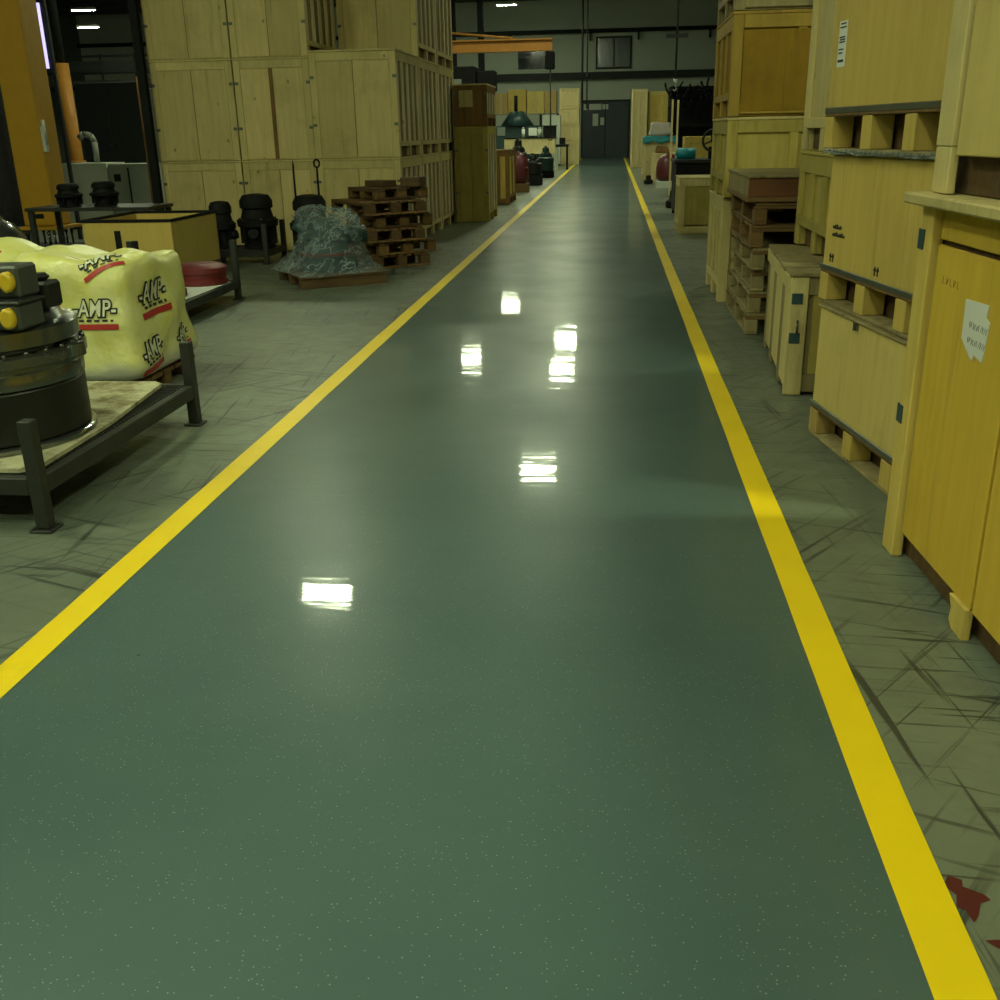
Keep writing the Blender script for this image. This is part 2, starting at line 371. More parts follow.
# ------------------------------------------------------------------ crates
def crate(label, loc, rz, w, d, h, style, mp, ms, mr=None, group=None, lid=True, base=.13, hole_side='X', n_slat=5, plates=False, lidmat=None):
    """local: x in 0..w from the walkway-facing side on the right (mirror handled by caller), y 0..d, z 0..h; faces at x=0 or x=w"""
    t = thing('wooden_crate', label, 'crate', loc, rz, group)
    mr = mr or ms; th = .02
    lt = .025 if lid else 0
    # skids across x
    for y in (0.02, d/2-.05, d-.12):
        bxo('skid', ms, t, (th+.002, w-th-.002, y, y+.10, .001, base))
    z1 = h-lt
    for x in (th+.03, w-th-.07): bxo('shade_runner', M['dark'], t, (x,x+.04,.125,d/2-.055,.003,base-.002),(x,x+.04,d/2+.055,d-.125,.003,base-.002))  # dark boards just inside the fork openings stand in for their shade
    # four skins
    bxo('side_panel', mp, t, (th,w-th,th,th+.012,base*.25,z1)); bxo('side_panel', mp, t, (th,w-th,d-th-.012,d-th,base*.25,z1))
    sp = M['old'] if style == 'L' else mp
    bxo('side_panel', sp, t, (th,th+.012,th+.012,d-th-.012,base,z1)); bxo('side_panel', sp, t, (w-th-.012,w-th,th+.012,d-th-.012,base,z1))
    # frame on the end faces (y=0, y=d)
    if style == 'L':
        ya, yb = th-.012, th-.0005
        for xa, xb in ((0,.085),(w-.085,w)): bxo('stile', ms, t, (xa,xb,ya,yb,.001,z1))
        bxo('rail', mr, t, (.086,w-.086,ya,yb,z1-.10,z1))
        bxo('front_sheet', mp, t, (.088,w/2-.004,ya+.004,yb,.012,z1-.103)); bxo('front_sheet', mp, t, (w/2+.004,w-.088,ya+.004,yb,.012,z1-.103))
        for z in (h*.30, h*.74):
            for xa in (.002, w-.052): bxo('corner_clip', M['strip'], t, (xa,xa+.05,ya-.004,ya-.0005,z,z+.035))
        bxo('seam_board', M['brown'], t, (w/2-.0035,w/2+.0035,ya+.007,yb,.012,z1-.103), bev=0)
    for ya, yb in (((0,th),(d-th,d)) if style != 'L' else ((d-th,d),)):
        for xa, xb in ((0,.085),(w-.085,w)): bxo('stile', ms, t, (xa,xb,ya,yb,.001,z1))
        bxo('rail', mr, t, (.086,w-.086,ya,yb,z1-.10,z1)); bxo('rail', mr, t, (.086,w-.086,ya,yb,.02,.11))
        bxo('batten', ms, t, (w/2-.035,w/2+.035,ya,yb,.111,z1-.101))
    # slats on the long faces (x=0,x=w)
    for xa, xb in ((0,th),(w-th,w)):
        bxo('rail', mr, t, (xa,xb,th+.001,d-th-.001,z1-.11,z1))
        bxo('rail', mr, t, (xa,xb,th+.001,d-th-.001,base,base+.06))
        sw = min(.11, (d-2*th)/n_slat*.62)
        for k in range(n_slat):
            yc = th+sw/2+.002+(d-2*th-sw-.004)*k/(n_slat-1)
            bxo('slat', M['slat'] if style == 'L' else ms, t, (xa,xb,yc-sw/2,yc+sw/2,base+.061,z1-.111))
        for y in (th+.001, d/2-.05, d-th-.101): bxo('skid_end', ms, t, (xa,xb,y,y+.10,.001,base-.001))
    if lid: bxo('lid', lidmat or mr, t, (-.006,w+.006,-.006,d+.006,h-lt,h-.002))
    if plates:
        for z in (h*.28, h*.8):
            bxo('corner_plate', M['plate'], t, (-.003,.06,-.004,-.0005,z,z+.07))
    return t

# --- big wall of pale crates, left: columns along the near face, then three deep along the walkway
PL = 'pale crates of the tall left stack'
dl = 1.6
def L(label, x0, x1, y0, y1, z0, z1, mp='pale', **k): return crate(label, (x0,y0,z0), 0, x1-x0, y1-y0, z1-z0, 'L', M[mp], M['pale2'], group=PL, **k)
cols = ((-5.93,-4.84,'left'), (-4.82,-3.83,'middle'), (-3.805,-2.70,'right'))
for x0, x1, nm in cols:
    hh = (1.17, 2.45) if nm == 'right' else (1.165, 2.39)
    yy = 13.30 if nm == 'right' else 13.38
    L('bottom pale plywood crate, %s column of the tall left stack' % nm, x0, x1, yy, 14.84, .001, hh[0])
    t = L('second-layer pale plywood crate, %s column of the tall left stack' % nm, x0, x1, yy, 14.84, hh[0]+.002, hh[1])
    if nm == 'middle': t['label'] = 'second-layer pale crate with a dark centre batten, middle column of the tall left stack'; bxo('centre_batten', M['brown'], t, (.46,.51,-.004,.0075,.012,1.10))
L('third-layer pale crate at the left end of the big left stack', -5.93, -4.84, 13.38, 14.84, 2.392, 3.65)
L('third-layer pale crate with slatted side facing the gap, big left stack', -4.82, -3.83, 13.38, 14.84, 2.392, 3.65)
for y0, y1, nm in ((14.87,16.45,'second'), (16.48,18.15,'third')):
    L('bottom slatted crate, %s from the near corner along the walkway side' % nm, -3.805, -2.70, y0, y1, .001, 1.17)
    L('second-layer slatted crate, %s from the near corner along the walkway side' % nm, -3.805, -2.70, y0, y1, 1.172, 2.45)
    L('third-layer slatted crate, %s from the near corner along the walkway side' % nm, -3.805, -2.70, y0, y1, 2.452, 3.75)

# --- narrower stack behind
t = crate('olive plywood crate standing under the brown crate, left of the walkway', (-2.66,17.75,.001), 0, .57, 1.3, 1.55, 'L', M['olive'], M['olive'], group=None, n_slat=4)
t = crate('brown plywood crate with pale paper, on the olive crate', (-2.66,17.75,1.553), 0, .57, 1.3, .66, 'L', M['brown'], M['brown'], n_slat=4, lidmat=M['pale2'])
bxo('paper_label', M['pale2'], t, (.10,.33,-.003,-.0005,.30,.56))
t = crate('tall tan box behind the olive crate, left of the walkway', (-2.62,22.0,.001), 0, .47, 1.5, 1.10, 'R', M['ply2'], M['brown'], n_slat=3)

# --- right row, nearest golden crate
def nearest():
    t = thing('wooden_crate', 'large golden plywood crate with taped white paper, nearest on the right', 'crate', (1.012,3.52,0), 3.1)
    W, Ln = 1.1, 2.3
    st = .10
    bxo('end_post', M['gold2'], t, (0,.04,-.105,0,.001,1.205), bev=.004)
    bxo('end_post', M['gold2'], t, (0,.04,-Ln,-Ln+.105,.001,1.205))
    bxo('end_post', M['gold2'], t, (W-.04,W,-.105,0,.001,1.205)); bxo('end_post', M['gold2'], t, (W-.04,W,-Ln,-Ln+.105,.001,1.205))
    bxo('side_panel', M['gold'], t, (.020,.036,-.735,-.123,.10,1.09), bev=.004)
    bxo('side_panel', M['gold'], t, (.020,.036,-1.47,-.756,.10,1.09), bev=.004); bxo('side_panel', M['gold'], t, (.020,.036,-2.19,-1.49,.10,1.09))
    bxo('top_rail', M['gold'], t, (.030,.044,-Ln+.106,-.106,1.104,1.205))
    for y in (-.735,-1.47):
        bm = bmesh.new()
        pts = [(y,.001),(y,.098),(y+.125,.098),(y+.10,.06),(y+.105,.02),(y+.08,.001)]
        A = [bm.verts.new((.010,a,b)) for a, b in pts]; B = [bm.verts.new((.035,a,b)) for a, b in pts]
        bm.faces.new(A); bm.faces.new(B[::-1])
        for i in range(len(pts)): j = (i+1) % len(pts); bm.faces.new((A[i],A[j],B[j],B[i]))
        obj('foot', bm, M['gold2'], t)
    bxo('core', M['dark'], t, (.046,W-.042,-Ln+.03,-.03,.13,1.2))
    bxo('skid', M['dark2'], t, (.06,W-.06,-.13,-.03,.001,.128)); bxo('skid', M['dark2'], t, (.06,W-.06,-Ln/2-.05,-Ln/2+.05,.001,.128)); bxo('skid', M['dark2'], t, (.06,W-.06,-Ln+.03,-Ln+.13,.001,.128))
    bxo('end_panel', M['gold'], t, (.042,W-.042,-.028,-.01,.10,1.205)); bxo('end_panel', M['gold'], t, (.042,W-.042,-Ln+.01,-Ln+.028,.10,1.205))
    bxo('shade_runner', M['dark'], t, (.06,.10,-Ln+.131,-.131,.004,.129))  # dark board puts the shade under the crate into the colour
    bxo('lid', M['pale2'], t, (-.045,W+.02,-Ln-.02,.07,1.206,1.242), bev=.006)
    for z in (1.065, .475):
        bxo('corner_plate', M['plate'], t, (-.004,-.0005,-.05,.004,z,z+.065), (-.004,.045,.0005,.004,z,z+.065))
    # paper with a torn corner and faint pencil strokes
    bm = bmesh.new()
    pts = [(y_-.045, z_-.004) for y_, z_ in ((-.36,.965),(-.365,.85),(-.44,.808),(-.465,.802),(-.468,.82),(-.50,.815),(-.53,.81),(-.535,.83),(-.545,.925),(-.52,.935),(-.525,.972))]
    A = [bm.verts.new((.0165,a,b)) for a, b in pts]; B = [bm.verts.new((.0195,a,b)) for a, b in pts]
    bm.faces.new(A); bm.faces.new(B[::-1])
    for i in range(len(pts)): j = (i+1) % len(pts); bm.faces.new((A[i],A[j],B[j],B[i]))
    pp = obj('paper_note', bm, M['paper'], t)
    rr = random.Random(3)
    for row, z in enumerate((.895,.85)):
        y = -.41; bm = bmesh.new()
        for k in range(5):
            pts = [(.0158, y-.045-.004*i-.004*math.sin(i*2+k), z+.011*math.sin(i*1.9+k*1.3)) for i in range(6)]
            path(bm, pts, .0007, 4); y -= .028
        obj('handwriting', bm, M['grey'], pp)
    bm = bmesh.new()
    for k in range(5): path(bm, [(.0195, -.20-.03*k, 1.0),(.0195, -.20-.03*k, .978),(.0195, -.215-.03*k, .978+.02*(k % 2))], .0008, 4)
    obj('stamp_mark', bm, M['brown'], t)
    return t
nearest()

def upper():
    t = thing('wooden_crate', 'pale crate standing on legs on top of the nearest golden crate', 'crate', (1.02,3.50,1.243), 3.1)
    W, Ln, h = 1.0, 1.9, .95
    for y0 in (-.135, -Ln/2-.06, -Ln):
        for x0 in (0, W-.09): bxo('leg', M['pale2'], t, (x0+(.06 if x0 else 0),x0+(.09 if x0 else .03),y0,y0+.125,.001,.14), bev=.004)
    bxo('shade_runner', M['dark'], t, (.06,.10,-Ln+.01,-.02,.001,.139)); bxo('shade_runner', M['brown'], t, (.80,.84,-Ln+.01,-.02,.001,.139))
    bxo('stile', M['pale2'], t, (0,.022,-.135,-.005,.141,h)); bxo('stile', M['pale2'], t, (0,.022,-Ln,-Ln+.13,.141,h))
    bxo('side_panel', M['ply'], t, (.010,.026,-Ln+.131,-.156,.115,h), bev=.004)
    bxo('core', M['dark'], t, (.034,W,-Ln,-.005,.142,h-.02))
    bxo('lid', M['pale2'], t, (-.01,W+.01,-Ln-.01,.01,h+.001,h+.03))
upper()

# --- second stack on the right: three plywood crates on pallets
def stacked(label, z, parts):
    return thing('wooden_crate', label, 'crate', (1.01,5.0,z) if z < .1 else (1.018,5.09,z) if z < 1 else (.985,5.13,z), 9.1, 'plywood crates of the second right stack')
LN, WD = 1.3, 1.08
def ply_crate(label, z0, base, h, mat, topstrip=True):
    t = stacked(label, z0, None)
    # pallet base with blocks, boards
    for k, s in enumerate((0, .44, .86, 1.20)):
        for x0 in (0, .5, WD-.1):
            bxo('block', M['osb'] if (k == 0 and z0 < .1) else M['ply2'] if x0 == 0 else M['dark2'], t, (x0,x0+.1,-s-.10,-s,.018,base-.022))
    bxo('shade_runner', M['dark'], t, (.115,.15,-LN+.01,-.01,.003,base-.022))  # dark wood set between the blocks as painted shade of the openings
    bxo('bottom_board', M['old'], t, (0,.10,-LN,0,.001,.017)); bxo('bottom_board', M['old'], t, (WD-.1,WD,-LN,0,.001,.017)); bxo('bottom_board', M['old'], t, (.5,.6,-LN,0,.001,.017))
    bxo('deck', M['dark2'], t, (0,WD,-LN,0,base-.021,base-.001))
    bxo('body', mat, t, (.006,WD-.006,-LN+.006,-.006,base,h-.012), bev=.006)
    bxo('steel_strip', M['strip'], t, (-.004,.006,-LN,.004,base-.008,base+.018), (-.004,WD+.004,-.006,.004,base-.008,base+.018))
    bxo('lid', M['old'], t, (-.004,WD+.004,-LN-.004,.004,h-.012,h-.001))
    return t
c1 = ply_crate('light plywood crate on a chipboard-blocked pallet, bottom of the second right stack', 0, .155, .645, M['ply'])
c2 = ply_crate('tan plywood crate with printed symbols, middle of the second right stack', .645, .165, .69, M['ply2'])
c3 = ply_crate('tan plywood crate with white barcode label, top of the second right stack', 1.336, .175, 1.0, M['ply2'])
bxo('label', M['paper'], c3, (.0035,.0052,-.165,-.07,.36,.55))
bm = bmesh.new()
for z, a, b in ((.535,-.09,-.15),(.52,-.085,-.155),(.48,-.085,-.15),(.47,-.09,-.15),(.46,-.085,-.15),(.43,-.085,-.14),(.415,-.085,-.13),(.385,-.085,-.15),(.38,-.085,-.15)): box(bm, .0015, .003, b, a, z, z+.006)
obj('printing', bm, M['ink'], c3)
bm = bmesh.new()
for z, n in ((.36,5),(.325,7)):
    for k in range(n): box(bm, .003, .0055, -.10-.022*k-.014, -.10-.022*k, z-.006, z+.006+.004*(k % 3))
for s in (.10,.62):
    for q in (0,.03):
        y = -s-q
        path(bm, [(.004,y,.20),(.004,y,.235)], .003, 4); path(bm, [(.004,y-.01,.222),(.004,y,.238),(.004,y+.01,.222)], .003, 4)
obj('printing', bm, M['ink'], c2)
for c in (c1,):
    bm = bmesh.new(); z = .60
    bm.free()
    for s in ((.45,) if c is c1 else (.1,.62)):
        bm = bmesh.new(); box(bm, -.006, .0055, -s-.03, -s, z, z+.03); tube(bm, (-.012,-s-.015,z), (-.012,-s-.015,z+.035), .004, seg=6)
        obj('clasp', bm, M['steel'], c)
bm = bmesh.new()
rr = random.Random(5)
for k in range(2):
    pts = [(-.019-.003*k, .02-1.32*i/24, .004-.010*k+.003*math.sin(i*1.3+k)+.004*rr.random()) for i in range(25)]
    path(bm, pts, .006, 6)
o = obj('film_strip', bm, M['wrap'], None, (1.01,5.09,1.338), math.radians(9.1))
o.parent = None; tag(o, 'crumpled plastic strip along the joint below the top crate of the second right stack', 'plastic strip')

# --- small weathered crate, crate on it
def weathered():
    t = thing('wooden_crate', 'small weathered crate with dark corner plates, right of the walkway', 'crate', (1.0,5.78,0), -3.6)
    W, D, h = .86, 1.42, .70
    for k, (y0, y1, zb) in enumerate(((0,.26,.05),(.27,.42,.005),(.44,.80,.06),(.82,.97,.005),(.99,1.28,.06),(1.29,1.42,.005))):
        bxo('board', M['old'] if k % 2 else M['pale2'], t, (0,.02,y0,y1,zb,h-.11), bev=.004)
    bxo('rail', M['pale2'], t, (-.012,.02,0,D,h-.109,h-.03))
    bxo('corner_post', M['pale2'], t, (.0,.10,-.03,-.002,.002,h-.03), bev=.004)
    bxo('corner_post', M['pale2'], t, (W-.10,W,-.03,-.002,.002,h-.03))
    bxo('end_rail', M['old'], t, (.101,W-.101,-.022,-.002,h-.13,h-.03)); bxo('end_rail', M['old'], t, (.101,W-.101,-.022,-.002,.02,.12))
    bxo('end_panel', M['olive'], t, (.13,W-.13,-.012,-.002,.121,h-.131))
    bxo('core', M['old'], t, (.022,W-.01,.0,D-.01,.09,h-.032))
    for y in (.02,.64,1.28): bxo('skid', M['old'], t, (.03,W-.02,y,y+.1,.002,.089))
    for z in (.30,.52): bxo('corner_plate', M['plate'], t, (.01,.07,-.034,-.0305,z,z+.06))
    rr = random.Random(2)
    bm = bmesh.new()
    for k in range(6):
        y0 = -.04+k*.245; box(bm, -.02+.012*rr.random(), W+.01, y0, y0+.24-.01*rr.random(), h-.029, h-.008+.008*rr.random())
    obj('lid', bm, M['old'], t, bev=.003)
    bm = bmesh.new(); path(bm, [(.05,-.036,.36),(.05,-.05,.37),(.05,-.05,.42),(.05,-.036,.43)], .006, 6); obj('latch', bm, M['steel'], t)
weathered()
crate('greenish crate resting on the small weathered crate', (1.245,5.92,.705), 0, .75, 1.28, .60, 'R', M['olive'], M['olive'], n_slat=4)
crate('tall pale battened crate, upper one behind the barcode-labelled crate', (1.245,5.92,1.308), 0, .75, 1.28, 1.1, 'R', M['pale'], M['pale2'], n_slat=3)

# --- stack of pallets under a reddish tray
def block_pallet(t, w, d, h, m, m2, mb, seed=0):
    rr = random.Random(seed); bm = bmesh.new(); n = 7
    for k in range(n):
        y = d*k/n; box(bm, rr.uniform(0,.015), w-rr.uniform(0,.015), y+.004, y+d/n-.02-.015*rr.random(), h-.02, h-.001)
    obj('deck', bm, m, t, bev=.003)
    for x in (.003, w/2-.045, w-.093):
        for y in (.004, d/2-.06, d-.124): bxo('block', mb, t, (x,x+.09,y,y+.12,.023,h-.045))
    for y in (.004, d/2-.06, d-.124): bxo('cross_board', m2, t, (.003,w-.003,y,y+.12,h-.044,h-.021))
    for x in (.003, w/2-.045, w-.093): bxo('bottom_board', m, t, (x,x+.09,.004,d-.004,.001,.022))
def pallet_parts(t, w, d, h, m, m2, seed=0, skip=()):
    rr = random.Random(seed)
    bm = bmesh.new(); n = 6
    for k in range(n):
        y = d*k/n; box(bm, rr.uniform(0,.012), w-rr.uniform(0,.012), y+.004, y+d/n-.02-.02*rr.random(), h-.022, h-.001)
    obj('deck', bm, m, t, bev=.003)
    for x in (0, w/2-.045, w-.09): bxo('stringer', m2, t, (x+.002,x+.088,.004,d-.004,.022,h-.023))
    bm = bmesh.new()
    for k in (0,2,4): box(bm, .002, w-.002, d*k/5+.006, d*k/5+.10, .001, .021)
    box(bm, .002, w-.002, d-.11, d-.006, .001, .021)
    obj('bottom_deck', bm, m2, t, bev=.003)
GP = 'pallets stacked beside the weathered crate'
nm = ('lowest','second from the floor','third from the floor','fourth from the floor','fifth from the floor','sixth from the floor')
z = .002
for k in range(6):
    t = thing('wooden_pallet', 'worn wooden pallet, %s in the stack right of the walkway' % nm[k], 'pallet', (1.0+(.0,.015,.03,.02,.0,.05)[k]-(.03 if k > 4 else 0),7.56+.02*(k % 3),z), (0,.5,-.8,.4,-.3,.6)[k], GP)
    block_pallet(t, .95, 1.36, .155, M['old'] if k < 4 else M['dark2'], M['dark2'], M['old'] if k < 4 else M['dark2'], k); z += .157
t = thing('wooden_tray', 'reddish brown shallow wooden tray topping the pallet stack on the right', 'tray', (.97,7.60,z+.002), 0)
bxo('front_board', M['red'], t, (.0,.95,0,.02,.035,.165)); bxo('back_board', M['red'], t, (.0,.95,1.28,1.3,.035,.165))
bxo('side_board', M['old'], t, (0,.02,.021,.6,.035,.165)); bxo('side_board', M['old'], t, (0,.02,.7,1.279,.035,.165)); bxo('side_board', M['old'], t, (.93,.95,.021,1.279,.035,.165))
bxo('floor_board', M['dark2'], t, (-.01,.96,-.01,1.31,.001,.034)); bxo('top_board', M['old'], t, (-.01,.96,-.015,1.31,.166,.185))
bxo('tape', M['cloth'], t, (.62,.70,-.018,-.0155,.15,.187))

# --- stack with the orange crate
crate('pale battened crate on the floor behind the pallet stack', (.945,9.08,.001), 0, 1.1, 1.17, .89, 'R', M['pale'], M['pale2'], n_slat=4)
crate('olive crate between the pale crate and the orange crate', (.945,9.02,.893), 0, 1.1, 1.3, .64, 'R', M['olive'], M['olive'], n_slat=3, lidmat=M['pale2'])
def framed(label, loc, w, d, h, mp, ms):
    t = crate(label, loc, 0, w, d, h, 'R', mp, ms, n_slat=4, lid=True)
    bxo('front_panel', mp, t, (.09,w-.09,-.004,-.0005,.04,h-.14))
    return t
framed('deep orange plywood crate in the middle of the tall right stack', (.945,9.0,1.535), 1.1, 1.42, .79, M['orange'], M['oframe'])
crate('olive brown crate at the top of the tall right stack', (.945,9.0,2.328), 0, 1.1, 1.42, .9, 'R', M['olive'], M['old'], n_slat=4)
# lone crate further on
crate('low lidded pale crate standing alone, right of the walkway before the black bin', (.97,15.3,.001), 0, .95, .9, .79, 'R', M['olive'], M['pale2'], n_slat=3, lidmat=M['pale2'])

# ------------------------------------------------------------------ left foreground
def rack(label, loc, rz, w, d, deck, post):
    t = thing('steel_rack', label, 'rack', loc, rz)
    for x in (0, w-.055):
        for y in (0, d-.055):
            p = bxo('post', M['frame'], t, (x,x+.055,y,y+.055,.012,post), bev=.004)
            bxo('foot_plate', M['frame'], p, (x-.02,x+.075,y-.02,y+.075,.001,.011))
    for y in (.004, d-.049): bxo('rail', M['frame'], t, (.056,w-.056,y,y+.045,deck-.072,deck-.002))
    for x in (.004, w-.049): bxo('rail', M['frame'], t, (x,x+.045,.056,d-.056,deck-.072,deck-.002))
    bm = bmesh.new()
    n = int((d-.06)/.035)
    for k in range(n): y = .055+k*.035; box(bm, .05, w-.05, y, y+.006, deck-.026, deck)
    for k in range(12): x = .055+k*(w-.12)/11; box(bm, x, x+.006, .05, d-.05, deck-.024, deck-.002)
    obj('mesh_deck', bm, M['frame'], t)
    return t
rack('dark steel rack carrying the big gearbox, nearest on the left', (-3.36,3.45,0), 0, 1.18, 1.58, .222, .45)
# board on the rack
bm = bmesh.new()
pts = [(-2.238,3.58),(-2.255,4.2),(-2.335,4.93),(-2.385,4.972),(-3.1,4.96),(-3.1,3.51),(-2.3,3.51)]
A = [bm.verts.new((x,y,.223)) for x, y in pts]; B = [bm.verts.new((x,y,.243)) for x, y in pts]
bm.faces.new(A[::-1]); bm.faces.new(B)
for i in range(len(pts)): j = (i+1) % len(pts); bm.faces.new((A[i],A[j],B[j],B[i]))
tag(obj('plywood_board', bm, M['board'], bev=.002), 'oil-stained whitish board lying under the gearbox on the nearest rack', 'board')

def gearbox(loc):
    t = thing('gearbox', 'large round steel gearbox with yellow caps on the nearest left rack', 'gearbox', loc)
    def L_(nm, prof, m, seg=72): b = bmesh.new(); lathe(b, prof, seg=seg); return obj(nm, b, m, t, smooth_by=30)
    L_('base_flange', [(.38,.002),(.432,.004),(.432,.02),(.42,.026),(.40,.028)], M['steel'])
    L_('drum', [(.40,.029),(.412,.036),(.412,.24),(.405,.25)], M['cast'])
    L_('ring', [(.40,.251),(.416,.256),(.418,.30),(.414,.315),(.42,.325),(.42,.342)], M['steel'])
    L_('ring_flange', [(.43,.343),(.44,.348),(.44,.385),(.43,.392),(.395,.394)], M['steel'])
    L_('cover', [(.385,.395),(.388,.410),(.41,.414),(.418,.422),(.418,.485),(.408,.496),(.37,.502),(.362,.51),(.35,.535),(.31,.575),(.27,.592)], M['steel'])
    for k in range(30):
        a = 2*PI*(k+.3)/30; b = bmesh.new(); x, y = .425*math.cos(a), .425*math.sin(a)
        tube(b, (x,y,.392), (x,y,.408), .010, seg=6); obj('bolt', b, M['steel'], t)
    for a in (.05, 2.2, 4.3):
        b = bmesh.new(); lathe(b, [(.045,.345),(.05,.35),(.05,.398),(.045,.402),(.022,.403),(.022,.412)], c=(.425*math.cos(a),.425*math.sin(a)), seg=20); obj('lug', b, M['steel'], t, smooth_by=35)
    for k in range(14):
        a = 2*PI*k/14; b = bmesh.new(); tube(b, (.34*math.cos(a),.34*math.sin(a),.545), (.34*math.cos(a),.34*math.sin(a),.575), .012, seg=6); obj('cover_bolt', b, M['cast'], t)
    b = bmesh.new(); box(b, -.24,.10,-.18,.22,.593,.655); obj('motor_base', b, M['cast'], t, bev=.012)
    b = bmesh.new(); box(b, .13,.395,-.285,-.10,.505,.605); obj('valve_block', b, M['block'], t, bev=.01)
    b = bmesh.new(); box(b, .12,.405,-.29,-.09,.606,.618); obj('valve_plate', b, M['steel'], t, bev=.004)
    b = bmesh.new(); box(b, .17,.365,-.20,-.05,.619,.745); obj('upper_block', b, M['block'], t, bev=.01)
    b = bmesh.new(); box(b, .26,.385,-.04,.08,.55,.66); tube(b, (.32,.02,.66), (.32,.02,.69), .045); obj('side_port', b, M['cast'], t, bev=.012)
    b = bmesh.new(); box(b, -.22,.06,-.05,.20,.656,.80); tube(b,(-.10,.06,.80),(-.10,.06,.84),.09); obj('motor', b, M['cast'], t, bev=.02)
    for z, yy, xs in ((.556,-.286,(.21,.285,.36)),(.685,-.201,(.205,.268,.33))):
        for x in xs:
            b = bmesh.new(); lathe(b, [(.025,0),(.028,.004),(.028,.03),(.020,.036)], seg=20)
            bmesh.ops.rotate(b, verts=b.verts, cent=(0,0,0), matrix=Matrix.Rotation(PI/2, 3, 'X'))
            bmesh.ops.scale(b, verts=b.verts, vec=(1,1,1.45)); bmesh.ops.translate(b, verts=b.verts, vec=(x, yy, z)); obj('yellow_cap', b, M['yplug'], t)
    return t
gearbox((-2.695,3.99,.244))

# --- bagged loads
def lumpy(w, d, h, n, seed, amp, pinch=.20, rnd=.10):
    bm = bmesh.new(); bmesh.ops.create_cube(bm, size=2)
    bmesh.ops.subdivide_edges(bm, edges=bm.edges, cuts=n, use_grid_fill=True)
    for v in bm.verts:
        x, y, z = v.co
        l = (abs(x)**8+abs(y)**8+abs(z)**8)**(1/8.)
        x, y, z = x/l, y/l, z/l
        q = 1+.03-pinch*(z+1)*.5
        px, py, pz = x*q*w/2, y*q*d/2, (z+1)/2*h
        o = Vector((seed,seed*2,0))
        nv = Vector((px,py,pz))*2.4+o
        f = noise.noise(nv)*amp+noise.noise(nv*2.3)*amp*.5
        dirv = Vector((x,y,z*.8)).normalized()
        if z > -.95: px += dirv.x*f; py += dirv.y*f; pz += max(0,dirv.z)*f*1.6
        v.co = (px,py,max(.0,pz))
    for f in bm.faces: f.smooth = True
    return bm

def printed(parent, o, where, n, up, size, txt=True, name='printed_logo', tilt=0, bar_only=False):
    """wraps a printed logo (outlined letters with a red bar under them) onto the film"""
    bvh = BVHTree.FromObject(o, bpy.context.evaluated_depsgraph_get())
    n = Vector(n).normalized(); up = Vector(up); r = up.cross(n).normalized(); up = n.cross(r)
    r2 = r*math.cos(tilt)+up*math.sin(tilt); u2 = up*math.cos(tilt)-r*math.sin(tilt); C = Vector(where)
    def drape(pts, faces, mat, lift, nm):
        V = []
        for a, b in pts:
            p0 = C+r2*a+u2*b+n*.8
            h = bvh.ray_cast(p0, -n, 2.5)
            q = h[0] if h[0] else C+r2*a+u2*b
            V.append(q+n*lift+(h[1]*lift*.5 if h[0] and h[1].dot(n) > 0 else Vector()))
        me = bpy.data.meshes.new(nm); me.from_pydata(V, [], faces); me.materials.append(mat)
        ob = bpy.data.objects.new(nm, me); COL.objects.link(ob); ob.parent = parent; return ob
    if not bar_only:
        for off, mat, lift in ((.085, M['ink'], .004), (.012, M['whiteink'], .007)):
            cu = bpy.data.curves.new('t', 'FONT'); cu.body = '-AMP-'; cu.size = 1; cu.align_x = 'CENTER'; cu.offset = off; cu.fill_mode = 'BOTH' if hasattr(cu,'fill_mode') and cu.dimensions == '3D' else cu.fill_mode
            cu.space_character = 1.04; cu.shear = .12
            to = bpy.data.objects.new('t', cu); COL.objects.link(to)
            bpy.context.view_layer.update()
            me = bpy.data.meshes.new_from_object(to.evaluated_get(bpy.context.evaluated_depsgraph_get()))
            b2 = bmesh.new(); b2.from_mesh(me)
            for _ in range(2):
                ee = [e for e in b2.edges if e.calc_length() > .12]
                if ee: bmesh.ops.subdivide_edges(b2, edges=ee, cuts=1)
            bmesh.ops.triangulate(b2, faces=b2.faces)
            b2.verts.ensure_lookup_table()
            pts = [(v.co.x*size*.95, v.co.y*size*1.25) for v in b2.verts]; fs = [[v.index for v in f.verts] for f in b2.faces]
            b2.free(); bpy.data.objects.remove(to); bpy.data.curves.remove(cu); bpy.data.meshes.remove(me)
            drape(pts, fs, mat, lift, name if off > 0 else 'logo_fill')
    for (w0, w1, b0, b1, mat, nm) in ((-1.35,1.35,-.72,-.42,M['redink'],'red_bar'), (-1.1,1.1,-.30,-.18,M['ink'],'small_print')):
        if bar_only and nm != 'red_bar': continue
        k = 14; pts = []; fs = []
        for i in range(k+1):
            a = w0+(w1-w0)*i/k; pts += [(a*size,b0*size),(a*size,b1*size)]
            if i < k and (nm == 'red_bar' or i % 3): fs.append((2*i,2*i+2,2*i+3,2*i+1))
        drape(pts, fs, mat, .004, nm)

